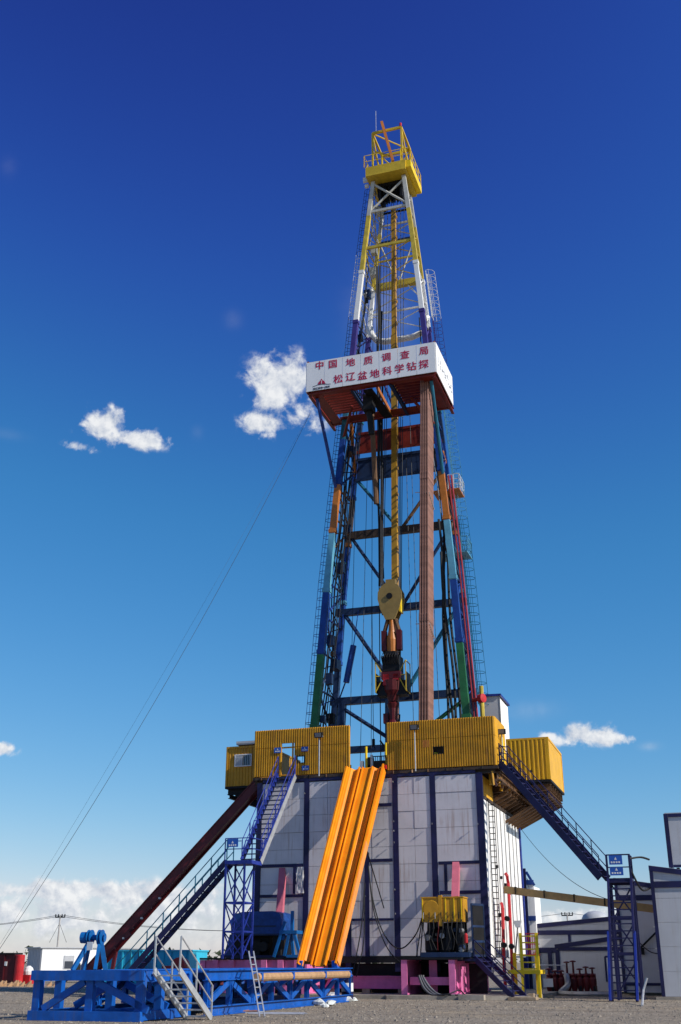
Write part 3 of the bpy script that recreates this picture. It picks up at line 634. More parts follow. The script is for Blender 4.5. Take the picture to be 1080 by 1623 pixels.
for za, zb, nm in [(45.2, 47.1, 'white_paint'), (47.4, 49.4, 'silver'), (50.0, 51.9, 'mast_yellow'), (52.2, 53.7, 'mast_yellow'), (54, 55.3, 'silver')]:
    for s in (-1, 1): mb = MB(); mb.tube(ML(s, za, 1) + Vector((0, s * .04, 0)), ML(-s, zb, 1) + Vector((0, s * .04, 0)), .045, 5); mb.build('rear_cross', nm, mast)
rm_ = random.Random(41)
for k in range(14):
    s = -1 if k < 9 else 1; za = rm_.uniform(12, 30); zb = za + rm_.uniform(10, 26); dw = rm_.uniform(.3, 2.4); du_ = rm_.uniform(.15, .8)
    mb = MB(); mb.poly([ML(s, min(z, 57)) + Vector((-s * du_ + .05 * math.sin(z * .9 + k), dw, 0)) for z in [za + (zb - za) * i / 10 for i in range(11)]], rm_.uniform(.018, .045), 5); mb.build('cable_run', rm_.choice(['cable', 'dark', 'cable', 'steel']), mast)
for k in range(18):
    s = rm_.choice((-1, -1, 1)); z = rm_.uniform(13, 56); q = ML(s, z); mb = MB(); x_ = q.x - s * rm_.uniform(.1, .5); y_ = q.y + rm_.uniform(.4, 2.2); r_ = rm_.uniform(.1, .24)
    mb.box((x_ - r_, y_ - r_, z - r_ * 1.4), (x_ + r_, y_ + r_, z + r_ * 1.4)); mb.build('fitting_box', rm_.choice(['dark', 'mast_dark', 'silver' if z > 40 else 'mast_dark', 'bracket']), mast)
# mast feet
for s in (-1, 1):
    q = ML(s, 11.6); mb = MB(); mb.hexa([(q.x - .6, q.y - .5, 11.43), (q.x + .6, q.y - .5, 11.43), (q.x + .6, q.y + .5, 11.43), (q.x - .6, q.y + .5, 11.43), (q.x - .3, q.y - .3, 12.4), (q.x + .3, q.y - .3, 12.4), (q.x + .3, q.y + .3, 12.4), (q.x - .3, q.y + .3, 12.4)]); mb.build('foot', 'green', mast)
# ladders
lz = [11.5, 15.5, 20, 25, 29.4, 33.3, 39, 45.7, 51.5, 57.4]
LSEQ = [(24, 'stair_blue'), (34, 'mast_blue'), (44, 'mast_dark'), (49.5, 'white_paint'), (99, 'mast_dark')]
cage_ladder(mast, [ML(-1, z) + Vector((-.28, .4, 0)) for z in lz], (-1, 0, 0), (0, 1, 0), LSEQ, .42, .5)
RSEQ = [(24, 'teal'), (31, 'teal'), (38, 'light_blue'), (45.5, 'purple'), (99, 'white_paint')]
cage_ladder(mast, [ML(1, z, 1) + Vector((.45, -.3, 0)) for z in [16.5, 20, 25, 29.4, 33.3, 39, 45.7, 50]], (1, .2, 0), (0, 1, 0), RSEQ, .45, .62)
# small rest platforms by the right ladder
for z, nm in ((26.6, 'light_blue'), (31.2, 'mast_orange')):
    q = ML(1, z, 1); mb = MB(); mb.box((q.x - .9, q.y - 1.3, z - .08), (q.x + .95, q.y + .3, z)); mb.build('rest_platform', nm, mast)
    mb = MB(); railing(mb, [(q.x - .9, q.y + .3, z), (q.x + .95, q.y + .3, z), (q.x + .95, q.y - 1.3, z), (q.x + .2, q.y - 1.3, z)], 1.05, .5, .022, 2); mb.build('platform_rail', nm if nm == 'light_blue' else 'white_paint', mast)
# guide rail of the top drive
mb = MB(); zs = [12.2 + 2.0 * i for i in range(23)]
for i in range(22):
    mb.m('rail_yellow' if zs[i] > 22 else 'rust_pipe'); mb.beam((MU, 7.0 + (zs[i] - 24) * .058, zs[i]), (MU, 7.0 + (zs[i + 1] - 24) * .058, zs[i + 1]), .38 if zs[i] < 44 else .3, .42, (0, 1, 0))  # brown lower stretch: the rail's shadow painted into its colour
    mb.m('rail_yellow'); mb.beam((MU + .24, 6.85 + (zs[i] + .95 - 24) * .058, zs[i] + .9), (MU + .24, 6.85 + (zs[i] + 1.0 - 24) * .058, zs[i] + 1.1), .06, .3, (0, 1, 0))
mb.build('guide_rail', None, mast)
# crown
mb = MB(); cz = 58.0; cw0, cw1, cu0, cu1 = 6.75, 10.3, -7.95, -4.75
mb.box((cu0, cw0, cz), (cu1, cw1, cz + .85)); mb.build('crown_platform', 'crown_yellow', mast)
crown = [o for o in mast.children if o.name.startswith('crown_platform')][0]
mb = MB(); railing(mb, [(cu0 - .1, cw1, cz + .85), (cu0 - .1, cw0, cz + .85), (cu1 + .35, cw0 + .1, cz + .85), (cu1 + .35, cw1, cz + .85)], 1.15, .8, .03, 1); mb.build('crown_rail', 'bright_yellow', crown)
mb = MB(); mb.box((cu1 + .001, cw0 + .1, cz + .2), (cu1 + .4, cw1, cz + .84)); mb.build('crown_walkway', 'bright_yellow', crown)
mb = MB(); tz = 62.2
for u in (-7.4, -5.05):
    for w in (cw0 + .2, cw1 - .6): mb.beam((u, w, cz + .8), (u, w, tz), .14, .14)
    mb.beam((u, cw0 + .2, tz), (u, cw1 - .6, tz), .16, .16); mb.tube((u, cw0 + .2, tz - .1), (u, cw1 - .6, cz + 1.0), .07, 6)
for w in (cw0 + .2, cw1 - .6): mb.beam((-7.4, w, tz + .01), (-5.05, w, tz + .01), .15, .2)
mb.tube((-7.2, cw0 + .25, cz + 2.4), (-5.9, cw0 + .25, cz + 1.6), .08, 6); mb.tube((-7.4, cw1 - .6, cz + .9), (-5.05, cw1 - .6, tz - .1), .06, 6); mb.tube((-5.05, cw1 - .55, cz + .9), (-7.4, cw1 - .55, tz - .1), .06, 6); mb.beam((-7.4, cw0 + .2, cz + 2.6), (-7.4, cw1 - .6, cz + 2.6), .08, .1); mb.beam((-5.05, cw0 + .2, cz + 2.6), (-5.05, cw1 - .6, cz + 2.6), .08, .1); mb.tube((-7.4, cw0 + .2, tz), (-5.05, cw1 - .6, tz), .06, 6); mb.build('gin_frame', 'crown_yellow', mast)
mb = MB(); mb.beam((-6.55, cw0 - .1, 62.9), (-5.75, cw0 + .1, 59.0), .2, .2); mb.build('gin_brace', 'mast_orange', mast)
mb = MB(); mb.tube((-7.1, cw0 + .2, 62.2), (-7.1, cw0 + .2, 64.4), .022, 5); mb.build('lightning_rod', 'galv', mast)
mb = MB(); mb.tube((-5.1, cw0 + .2, 62.3), (-5.1, cw0 + .2, 62.6), .1, 8); mb.build('beacon', 'red', mast)
for k in range(5):
    mb = MB(); hcyl(mb, (-6.3 - .9 + k * .45, 8.5, 57.3), (1, 0, 0), [(.3, -.1), (.75, -.1), (.62, 0), (.75, .1), (.3, .1)], 20); mb.build('crown_sheave', 'dark', mast)
mb = MB(); mb.box((-7.35, 7.9, 57.7), (-5.2, 9.3, 57.98)); mb.box((-7.2, 7.7, 56.3), (-7.0, 9.3, 57.7)); mb.box((-5.5, 7.7, 56.3), (-5.3, 9.3, 57.7)); mb.box((-6.9, 8.3, 59.0), (-5.7, 9.3, 59.9)); mb.build('sheave_housing', 'dark', mast)
mb = MB(); mb.box((-8.35, 7.4, 58.1), (-7.95, 7.6, 58.5)); mb.box((-8.3, 7.7, 57.8), (-8.0, 7.9, 58.05)); mb.build('junction_box', 'white_paint', mast)
# clutter along the left side lacing: hoses, tong weights, junction boxes
for (za, zb, dw, r, nm) in [(12, 34, .9, .05, 'cable'), (12, 50, 1.3, .045, 'dark'), (14, 40, 1.8, .06, 'cable'), (33, 55, 1.1, .05, 'steel')]:
    mb = MB(); mb.poly([ML(-1, z) + Vector((.12 * math.sin(z * .7), dw, 0)) for z in [za + (zb - za) * i / 12 for i in range(13)]], r, 5); mb.build('hose', nm, mast)
for z, du, dw in [(13.5, .5, 1.6), (18.5, .25, 1.2), (19.6, .35, 2.1), (21.0, .2, 1.0), (26.2, .3, 1.4), (52.2, .3, 1.2), (56, .3, 1.3), (50.3, .35, 1.4)]:
    q = ML(-1, z); mb = MB(); mb.box((q.x + du - .2, q.y + dw - .2, z - .35), (q.x + du + .25, q.y + dw + .25, z + .35)); mb.build('equipment_box', 'mast_dark' if z < 40 else 'silver', mast)
q = ML(-1, 20.5); mb = MB(); mb.tube((q.x + 1.75, 6.5, 20.6), (q.x + 1.25, 6.5, 18.2), .2, 10); mb.tube((q.x + 1.75, 6.5, 20.6), ML(-1, 23.5, 1) + Vector((1.2, -.2, 0)), .03, 5); mb.tube((q.x + 1.3, 6.5, 18.5), ML(-1, 17.6, 1) + Vector((.3, -.1, 0)), .05, 5); mb.build('tugger_cylinder', 'mast_blue', mast)
mb = MB(); hcyl(mb, (q.x + .45, 5.0, 12.9), (0, 1, 0), [(.1, -.3), (.75, -.3), (.75, -.2), (.4, -.2), (.4, .3), (.75, .3), (.75, .4), (.1, .4)], 18); mb.build('hoist_drum', 'bracket', mast)
# standpipes along the right leg
for k in (0, 1):
    mb = MB(); mb.poly([ML(1, z) + Vector((.42 + k * .19, .1, 0)) for z in (11.6, 15.5, 20, 25, 29.4, 31.5)], .062, 8); mb.build('standpipe', 'standpipe_red', mast)
q = ML(1, 16.1); mb = MB(); hcyl(mb, (q.x + .8, q.y - .1, 16.2), (1, -.6, 0), [(.05, -.5), (.12, -.4), (.12, .1), (.27, .12), (.27, .42), (.1, .44)], 12); mb.build('valve', 'red', mast)
q = ML(1, 17.2, 1); mb = MB(); mb.tube((q.x + .9, q.y - 1.5, 15.4), (q.x + .9, q.y - 1.5, 17.4), .14, 8); mb.build('vent_stack', 'mast_yellow', mast)

# ================================================================== RACKING BOARD with its lettered sides
bz0, bz1, bw0, bw1, bu0, bu1 = 37.0, 39.22, 1.8, 6.7, -10.78, -1.87
brd = thing('racking_board', 'red racking board platform with white lettered side panels high on the mast', 'racking board', (MU, bw0, bz0))
n = 7
for i in range(n):
    a = bu0 + (bu1 - bu0) * i / n; b = bu0 + (bu1 - bu0) * (i + 1) / n
    mb = MB(); mb.box((a + .012, bw0 - .05, bz0), (b - .012, bw0, bz1)); mb.build('front_panel', 'sign_white', brd)
for i in range(4):
    a = bw0 + (bw1 - bw0) * i / 4; b = bw0 + (bw1 - bw0) * (i + 1) / 4
    for u in (bu1, bu0 - .05): mb = MB(); mb.box((u, a + .012, bz0), (u + .05, b - .012, bz1)); mb.build('side_panel', 'sign_white', brd)
mb = MB()
for w in (bw0 + .12, bw1): mb.ibeam((bu0 + .1, w, bz0 + .02), (bu1 - .1, w, bz0 + .02), .42, .2)
for u in (bu0 + .16, bu1 - .16): mb.ibeam((u, bw0 + .25, bz0 - .02), (u, bw1 + .8, bz0 - .02), .42, .2)
for u, w in ((bu0 + .08, bw0 + .07), (bu1 - .08, bw0 + .07), (bu0 + .08, bw1), (bu1 - .08, bw1)): mb.beam((u, w, bz0 - .1), (u, w, bz1 + .12), .12, .12)
for z in (bz0 + 1.1, bz1 - .06):
    mb.beam((bu0 + .06, bw0 + .06, z), (bu1 - .06, bw0 + .06, z), .06, .06)
    for u in (bu0 + .06, bu1 - .06): mb.beam((u, bw0 + .1, z), (u, bw1, z), .06, .06)
mb.build('frame', 'board_red', brd)
for s in (0, 1):                                      # finger beams of both racks, leaving the middle free
    for k in range(9):
        w = bw0 + .55 + k * .36; a, b = ((bu0 + .3, MU - 1.55) if s == 0 else (MU + 1.4, bu1 - .3))
        mb = MB(); mb.box((a, w - .06, bz0 - .12), (b, w + .06, bz0 + .02)); mb.build('finger', 'board_red', brd)
for a, b in ((bu0 + .3, bu0 + 1.0), (bu1 - 1.0, bu1 - .3)):
    mb = MB(); mb.box((a, bw0 + .35, bz0 - .16), (b, bw1 - .1, bz0 - .125)); mb.build('walkway', 'board_red', brd)
mb = MB(); mb.box((bu0 + 1.1, bw1 - 1.0, bz0 - .16), (bu1 - 1.1, bw1 - .15, bz0 - .13)); mb.build('walkway', 'board_red', brd)
mb = MB(); mb.box((bu0 + .4, bw0 + .3, bz0 - .15), (bu1 - .4, bw0 + .52, bz0 + .0)); mb.build('walkway', 'board_red', brd)
for u in (MU - 1.4, MU + 1.25): mb = MB(); mb.ibeam((u, bw0 + .3, bz0 - .1), (u, bw1, bz0 - .1), .34, .18); mb.build('rack_edge', 'mast_dark', brd)
for s in (-1, 1):                                     # long knee braces from the mast
    u = bu0 + .5 if s < 0 else bu1 - .5
    mb = MB(); mb.tube(ML(s, 31.6) + Vector((s * .1, -.1, 0)), (u, bw0 + .7, bz0 - .2), .12, 8); mb.build('knee_brace', 'mast_blue' if s < 0 else 'teal', brd)
    mb = MB(); mb.tube(ML(s, 33.6, 1), (u - s * 1.0, bw1 + .3, bz0 - .1), .13, 8); mb.build('knee_brace', 'mast_orange', brd)
    mb = MB(); mb.tube(ML(s, 35.4), (u - s * 1.9, bw0 + 2.6, bz0 - .1), .1, 8); mb.build('knee_brace', 'board_red', brd)
# diving board and racking arm under the middle
mb = MB(); mb.beam((MU - .35, bw0 + .5, bz0 - .25), (MU - .05, bw1 - .4, bz0 - .35), .6, .14); mb.build('diving_board', 'dark', brd)
mb = MB(); mb.beam((MU + .28, bw0 + .5, bz0 - .1), (MU + .2, bw1 - .4, bz0 - .2), .1, .3); mb.build('arm_rail', 'mast_orange', brd)
mb = MB(); mb.box((MU - .9, bw0 + 1.2, bz0 - 1.3), (MU - .25, bw0 + 2.0, bz0 - .15)); mb.tube((MU - .6, bw0 + 1.6, bz0 - .9), (MU - .5, bw0 + 1.8, bz0 - 2.9), .2, 8); mb.build('racking_arm', 'dark', brd)
mb = MB(); mb.tube((MU - .72, 4.4, bz0 - .3), (MU - .72, 5.3, bz0 - 7.2), .17, 8); mb.build('arm_column', 'bracket', brd)
# lettering
def glyphs(body, size, m_name, par, name, place, bold=.02):
    cu = bpy.data.curves.new('lettering', 'FONT'); cu.body = body; cu.size = size; cu.extrude = .004; cu.align_x = 'CENTER'; cu.resolution_u = 3
    ob = bpy.data.objects.new('lettering', cu); COL.objects.link(ob)
    me = bpy.data.meshes.new_from_object(ob.evaluated_get(bpy.context.evaluated_depsgraph_get())); bpy.data.objects.remove(ob)
    mb = MB(); k = 0
    xs = [v.co.x for v in me.vertices]; ys = [v.co.y for v in me.vertices]; mx, my = (max(xs) + min(xs)) / 2, (max(ys) + min(ys)) / 2
    for dx, dy in ((0, 0), (bold, 0), (-bold, 0), (0, bold * .7), (0, -bold * .7)):
        mb.add([place(v.co.x - mx + dx * size, v.co.y - my + dy * size, v.co.z + k * .0013) for v in me.vertices], [tuple(p.vertices) for p in me.polygons]); k += 1
    return mb.build(name, m_name, par)
def on_front(cx, cz): return lambda x, y, z: (cx + x, bw0 - .056 - z, cz + y)
row1 = [(507, 579), (528, 577), (556, 574), (584, 571), (612.5, 566), (642, 562), (672, 556)]
for ch, (px, py) in zip('中国地质调查局', row1): q = R(px, py, w=bw0 - .05); glyphs(ch, .66, 'sign_red', brd, 'lettering', on_front(q.x, q.z))
row2 = [(536.5, 600.5), (556, 597), (575, 595), (594.5, 592), (614, 587.5), (633.5, 584), (652.5, 580.5), (672, 577)]
for ch, (px, py) in zip('松辽盆地科学钻探', row2): q = R(px, py, w=bw0 - .05); glyphs(ch, .68, 'sign_red', brd, 'lettering', on_front(q.x, q.z))
q = R(510, 607, w=bw0 - .05); mb = MB(); c = q
pts = [(c.x + .26 * math.cos(a), bw0 - .056, c.z - .1 + .30 * math.sin(a)) for a in [math.pi * i / 14 for i in range(15)]]; mb.prism(pts, (0, -.006, 0))
mb.prism([(c.x - .09, bw0 - .057, c.z + .15), (c.x + .09, bw0 - .057, c.z + .15), (c.x, bw0 - .057, c.z + .34)], (0, -.006, 0)); lg = mb.build('emblem', 'sign_red', brd)
mb = MB(); mb.prism([(c.x - .02, bw0 - .066, c.z - .06), (c.x + .02, bw0 - .066, c.z - .06), (c.x + .02, bw0 - .066, c.z + .2), (c.x - .02, bw0 - .066, c.z + .2)], (0, -.004, 0)); mb.build('emblem_bar', 'sign_white', lg)
mb = MB(); wv = [(c.x - .62 + i * .09, c.z - .13 + .05 * math.sin(i * .42 - 1.2)) for i in range(15)]
for (a, za), (b, zb) in zip(wv[:-1], wv[1:]): th = .035 if 4 < wv.index((a, za)) < 10 else .018; mb.hexa([(a, bw0 - .062, za - th), (b, bw0 - .062, zb - th), (b, bw0 - .052, zb - th), (a, bw0 - .052, za - th), (a, bw0 - .062, za + th), (b, bw0 - .062, zb + th), (b, bw0 - .052, zb + th), (a, bw0 - .052, za + th)])
mb.build('emblem_wave', 'sign_grey', lg)
glyphs('松辽盆地一松科', .17, 'sign_grey', brd, 'small_lettering', on_front(c.x, c.z - .36), .03)
rs = random.Random(4)
for k in range(8):                                    # illegible dark characters on the foreshortened side
    w = bw0 + .5 + k * .55; mb = MB()
    for _ in range(5): a = w + rs.uniform(-.14, .14); z = bz0 + 1.0 + rs.uniform(-.28, .28); hz = rs.random() < .5; mb.box((bu1 + .051, a, z), (bu1 + .056, a + (.22 if hz else .045), z + (.05 if hz else .28)))
    mb.build('side_mark', 'sign_grey', brd)

# ================================================================== HOISTING GEAR
bc = Vector((MU, 6.0, 23.1))
tb = thing('travelling_block', 'dull yellow teardrop travelling block hanging in the mast', 'travelling block', (bc.x, bc.y, 21.8))
outl = [(-.30, -1.25), (.30, -1.25), (.62, -.55), (.80, .15), (.78, .62), (.58, 1.0), (.25, 1.2), (-.25, 1.2), (-.58, 1.0), (-.78, .62), (-.80, .15), (-.62, -.55)]
for k in (0, 1):
    w = bc.y - .42 + k * .76; mb = MB(); mb.prism([(bc.x + x, w, bc.z + z) for x, z in outl], (0, .08, 0)); pl = mb.build('side_plate', 'block_yellow', tb)
    mb = MB(); hcyl(mb, (bc.x, w - .02 if k == 0 else w + .1, bc.z + .3), (0, 1, 0), [(.02, -.05), (.2, -.05), (.2, 0), (.02, 0)], 16); mb.build('axle_cap', 'dark', pl)
for k in range(5): mb = MB(); hcyl(mb, (bc.x, bc.y - .26 + k * .13, bc.z + .3), (0, 1, 0), [(.2, -.05), (.72, -.05), (.62, 0), (.72, .05), (.2, .05)], 20); mb.build('sheave', 'block_yellow', tb)
mb = MB(); mb.box((bc.x + .6, bc.y - .33, bc.z - .75), (bc.x + .7, bc.y + .33, bc.z + .3)); mb.build('rope_guard', 'bright_yellow', tb)
mb = MB(); mb.box((bc.x - .3, bc.y - .25, bc.z + 1.15), (bc.x + .35, bc.y + .25, bc.z + 1.5)); mb.build('becket', 'block_yellow', tb)
td = thing('top_drive', 'dark red top drive with wire guards hanging below the yellow block', 'top drive', (MU, 6.0, 12.6))
for s in (-1, 1):
    mb = MB(); mb.tube((MU + s * .25, 6, 21.95), (MU + s * .5, 6, 21.1), .14, 8); mb.build('bail', 'bracket', td)
    mb = MB(); mb.box((MU + s * .5 - .15, 5.8, 19.9), (MU + s * .5 + .15, 6.2, 21.2)); mb.build('link_arm', 'dark_red', td)
    mb = MB(); mb.tube((MU + s * .5, 6, 19.9), (MU + s * .45, 6, 18.9), .08, 6); mb.build('link_rod', 'dark', td)
    # guard frame
    a = MU + s * .98; mb = MB()
    for q in ((5.5, 17.2), (6.6, 17.2)): mb.beam((a, q[0], q[1]), (a, q[0], 19.1), .05, .05)
    for z in (17.2, 19.1): mb.beam((a, 5.5, z), (a, 6.6, z), .05, .05)
    for z in (17.2, 19.1): mb.beam((a, 5.5, z), (MU + s * .45, 5.6, 18.2), .05, .05)
    mb.beam((a, 5.5, 18.2), (MU + s * .4, 5.6, 18.2), .05, .05); mb.build('guard_frame', 'crown_yellow', td)
    mb = MB(); mb.box((a - .03, 5.6, 17.2), (a + .03, 6.6, 18.4)); mb.box((MU + s * .3, 5.7, 17.0), (a - s * .06, 6.5, 17.9)); mb.build('motor_guard', 'dark', td)
mb = MB(); lathe(mb, (MU, 6, 0), [(.16, 21.9), (.22, 21.2), (.34, 20.6), (.30, 19.6)][::-1], 12); mb.build('hook_body', 'mast_orange', td)
mb = MB(); mb.box((MU - .55, 5.6, 18.5), (MU + .55, 6.6, 19.5)); mb.box((MU - .35, 5.5, 19.5), (MU + .3, 6.4, 19.75)); mb.build('motor', 'dark', td)
for k in range(7):
    mb = MB(); x = MU - .5 + k * .17; mb.poly([(x, 5.6, 18.9), (x - .05, 5.4, 19.4), (x + .05, 5.55, 19.7)], .04, 5); mb.build('hose', 'black_rubber', td)
mb = MB(); mb.box((MU - .62, 5.5, 18.0), (MU + .62, 6.6, 18.45)); lathe(mb, (MU, 6, 0), [(.62, 17.95), (.55, 17.3), (.4, 17.0), (.3, 16.6)][::-1], 14); mb.build('gearbox', 'dark_red', td)
mb = MB(); mb.box((MU - .5, 5.5, 17.6), (MU - .1, 5.58, 18.3)); mb.box((MU + .15, 5.5, 17.9), (MU + .5, 5.57, 18.3)); mb.build('cover_plate', 'red', td)
mb = MB(); lathe(mb, (MU, 6, 0), [(.2, 14.4), (.42, 14.6), (.45, 15.2), (.28, 15.5), (.3, 16.2), (.4, 16.5), (.25, 16.6)], 12); mb.box((MU - .6, 5.8, 15.3), (MU - .3, 6.2, 15.9)); mb.build('pipe_handler', 'dark_red', td)
for s in (-1, 1): mb = MB(); mb.tube((MU + s * .42, 5.9, 15.8), (MU + s * .25, 5.9, 13.3), .06, 6); mb.build('elevator_link', 'dark', td)
mb = MB(); mb.tube((MU, 5.95, 14.4), (MU, 5.95, 11.45), .1, 8); mb.build('drill_stem', 'steel', td)
mb = MB(); lathe(mb, (MU, 5.95, 0), [(.1, 12.9), (.34, 13.0), (.34, 13.35), (.1, 13.5)], 10); mb.build('elevator', 'steel', td)
rl = random.Random(8)
for k in range(8):
    s = -1 if k < 4 else 1; j = k % 4; mb = MB()
    a = (MU + s * (.62 + .0 * j), 5.75 + j * .17, 23.9); b = (MU - 1.0 + (k + .5) * .26, 8.3 + j * .1, 57.2)
    mb.tube(b, a, .024, 5); one(mb, 'hoist_rope', 'cable', 'dark steel hoisting rope running from the crown to the travelling block', 'rope', a, 'hoisting ropes between crown and block')
mb = MB(); mb.tube((MU - 1.05, 7.4, 57), (MU - 1.05, 6.7, 12), .035, 5); one(mb, 'fast_line', 'cable', 'single dark rope dropping from the crown down to the drill floor', 'rope', (MU - 1.05, 6.7, 12))
# service loop hanging left of the block, hanging hose right of the pipes
for k, (du, z0, z1, r) in enumerate([(-.95, 24.5, 50, .075), (-.8, 22.5, 50, .06), (-.72, 25, 46, .07)]):
    mb = MB(); mb.poly([(MU + du + .05 * math.sin(i * 1.1 + k), 6.6 + i * .05, z0 + (z1 - z0) * i / 16) for i in range(17)], r, 6)
    one(mb, 'service_hose', 'black_rubber', 'black service hose hanging beside the yellow guide rail', 'hose', (MU + du, 6.6, z0), 'top drive service hoses')
for k, (a, b, sg) in enumerate([((-2.9, 5.6, 28.3), (-2.6, 6.6, 12.0), 0), ((-2.7, 5.8, 28.5), (-3.0, 6.2, 12.6), .3), ((-2.55, 6, 27.0), (-2.2, 6.8, 12.0), 0), ((-2.8, 5.5, 26), (-2.3, 6.4, 12.2), .2)]):
    mb = MB(); mb.poly([L3(a, b, i / 12) + Vector((.1 * math.sin(i * .7 + k), 0, 0)) for i in range(13)], .085, 6)
    one(mb, 'mud_hose', 'black_rubber', 'thick black hose hanging between the racked pipes and the coloured mast leg', 'hose', b, 'hanging mud hoses')
for du, w, z in [(-2.7, 7.6, 33), (-3.4, 7.6, 44), (.9, 7.5, 35), (1.35, 7.4, 40), (2.6, 7.6, 40), (-1.9, 7.4, 46)]:
    mb = MB(); mb.tube((MU + du, w, 12), (MU + du * .8, w + .5, z), .018, 4); one(mb, 'tugger_line', 'cable', 'thin dark wire line hanging inside the mast', 'wire', (MU + du, w, 12), 'thin wire lines inside the mast')
q = R(592, 1150, w=7.0); mb = MB(); mb.tube((q.x, 7, 14.6), (q.x, 7, 24), .02, 4); mb.tube((q.x, 7, 14.2), (q.x, 7, 14.6), .1, 6); mb.poly([(q.x, 7, 14.2), (q.x + .1, 7, 14.0), (q.x, 7, 13.85), (q.x - .1, 7, 13.95)], .03, 5); one(mb, 'lifting_hook', 'dark', 'small dark lifting hook on a wire above the V-door gap', 'hook', (q.x, 7, 13.8))
# racked pipe stands
pst = None
for i in range(4):
    for j in range(8):
        a = Vector((-4.03 + i * .17, 3.1 + j * .155, 11.43)); b = Vector((-3.02 + i * .14, 2.6 + j * .2, 38.3)); L = (b - a).length
        if pst is None:
            mb = MB(); mb.tube((0, 0, 0), (0, 0, L), .066, 7)
            for k in (0, 9.3, 18.6, L - .5): mb.tube((0, 0, k), (0, 0, k + .5), .082, 7)
            pst = mb.build('drill_pipe_stand', 'rust_pipe', None, (0, 0, 0)); o = pst
        else: o = pst.copy(); COL.objects.link(o)
        o.location = rig2world(a); d = (U * (b - a).x + W * (b - a).y + Vector((0, 0, (b - a).z))); o.rotation_euler = d.to_track_quat('Z', 'Y').to_euler()
        tag(o, 'rusty brown drill pipe stand racked upright from drill floor to racking board', 'drill pipe', 'racked drill pipe stands')
ch = MB(); ch.poly([(-3.98, 3.0, 20.6), (-3.1, 3.0, 20.55), (-3.1, 4.2, 19.9)], .03, 5); ch.poly([(-3.75, 2.9, 29.2), (-2.85, 2.9, 29.1), (-2.85, 4.15, 28.4)], .03, 5); one(ch, 'securing_chain', 'galv', 'galvanised chains looped round the bundle of racked pipes', 'chain', (-3.9, 3, 19.9))
# things standing on the drill floor in the V-door gap
fl = thing('iron_roughneck', 'dark floor machine with yellow posts standing in the V-door gap', 'machine', (-6.1, 2.2, 11.42))
mb = MB(); mb.box((-6.5, 1.6, 11.43), (-5.4, 2.6, 12.3)); mb.box((-6.9, 2.0, 11.43), (-6.55, 2.5, 12.6)); mb.box((-5.35, 1.9, 11.43), (-5.15, 2.5, 12.9)); mb.build('body', 'dark', fl)
mb = MB(); mb.tube((-6.55, .9, 11.43), (-6.55, .9, 13.0), .07, 8); mb.build('post', 'bright_yellow', fl); mb = MB(); mb.tube((-5.3, .6, 11.43), (-5.3, .6, 13.1), .06, 8); mb.build('post', 'bright_yellow', fl)
mb = MB()
for k in range(8): mb.beam((-6.0 + k * .12, .5, 11.43), (-6.0 + k * .12, .5, 12.35), .03, .03)
mb.beam((-6.05, .5, 12.35), (-5.1, .5, 12.35), .05, .05); mb.build('gate', 'dark', fl)
mb = MB(); mb.tube((-6.2, .8, 11.43), (-6.2, .8, 12.5), .08, 8); mb.box((-6.9, .8, 11.43), (-6.7, 1.0, 12.2)); mb.box((-5.5, 1.0, 12.3), (-5.3, 1.2, 12.7)); mb.build('valve_stack', 'galv', fl)
mb = MB(); mb.poly(catenary((-6.6, 4, 13.9), (-5.3, 4, 14.0), .55), .06, 6); one(mb, 'floor_hose', 'black_rubber', 'black hose sagging across the V-door gap', 'hose', (-6, 4, 13.4))

# ================================================================== ORANGE V-DOOR SLIDE
sld = thing('pipe_slide', 'bright orange fluted V-door slide running from drill floor to blue catwalk', 'slide', (-6.3, -7.6, 1.45))
ST, SB = Vector((0, -.05, 11.62)), Vector((0, -7.55, 1.45)); sd = (SB - ST).normalized(); sn = Vector((0, -sd.z * -1, 0)); sn = Vector((1, 0, 0)).cross(sd).normalized()
if sn.y > 0: sn = -sn
def sp(u, t, h): return Vector((-7.42 + (u + 7.42) * (1 - .13 * t), 0, 0)) + L3(ST, SB, t) + sn * h
def strip(prof, name, mt, t0=0, t1=1):
    """profile of (u, height) points swept down the slide"""
    mb = MB(); n = len(prof); vs = [sp(u, t0, h) for u, h in prof] + [sp(u, t1, h) for u, h in prof] + [sp(u, t0, h - .06) for u, h in prof] + [sp(u, t1, h - .06) for u, h in prof]
    fs = [(i, i + 1, n + i + 1, n + i) for i in range(n - 1)] + [(2 * n + i + 1, 2 * n + i, 3 * n + i, 3 * n + i + 1) for i in range(n - 1)]
    fs += [(0, n, 3 * n, 2 * n), (n - 1, 3 * n - 1, 4 * n - 1, 2 * n - 1)] + [(i + 1, i, 2 * n + i, 2 * n + i + 1) for i in range(n - 1)] + [(n + i, n + i + 1, 3 * n + i + 1, 3 * n + i) for i in range(n - 1)]
    mb.add(vs, fs); return mb.build(name, mt, sld)
def arc(u0, u1, h0, rise, n=7): return [(u0 + (u1 - u0) * i / n, h0 + rise * math.sin(math.pi * i / n)) for i in range(n + 1)]
a, b = -7.42, -5.18
strip([(a, .0), (a, .26), (a + .1, .28), (a + .13, .18), (a + .2, .17), (a + .22, .1), (a + .3, .08)], 'side_rail', 'slide_orange')
strip(arc(a + .31, a + .72, .08, -.13), 'trough', 'slide_orange', 0, .975)
strip([(a + .73, .08), (a + .75, .17), (a + .82, .17), (a + .85, .02), (a + .92, .0), (a + .95, .15), (a + 1.0, .15), (a + 1.02, .06)], 'rib', 'slide_orange')
strip([(a + 1.03, .06), (a + 1.44, .06)], 'middle_plate', 'slide_orange', 0, 1.0)
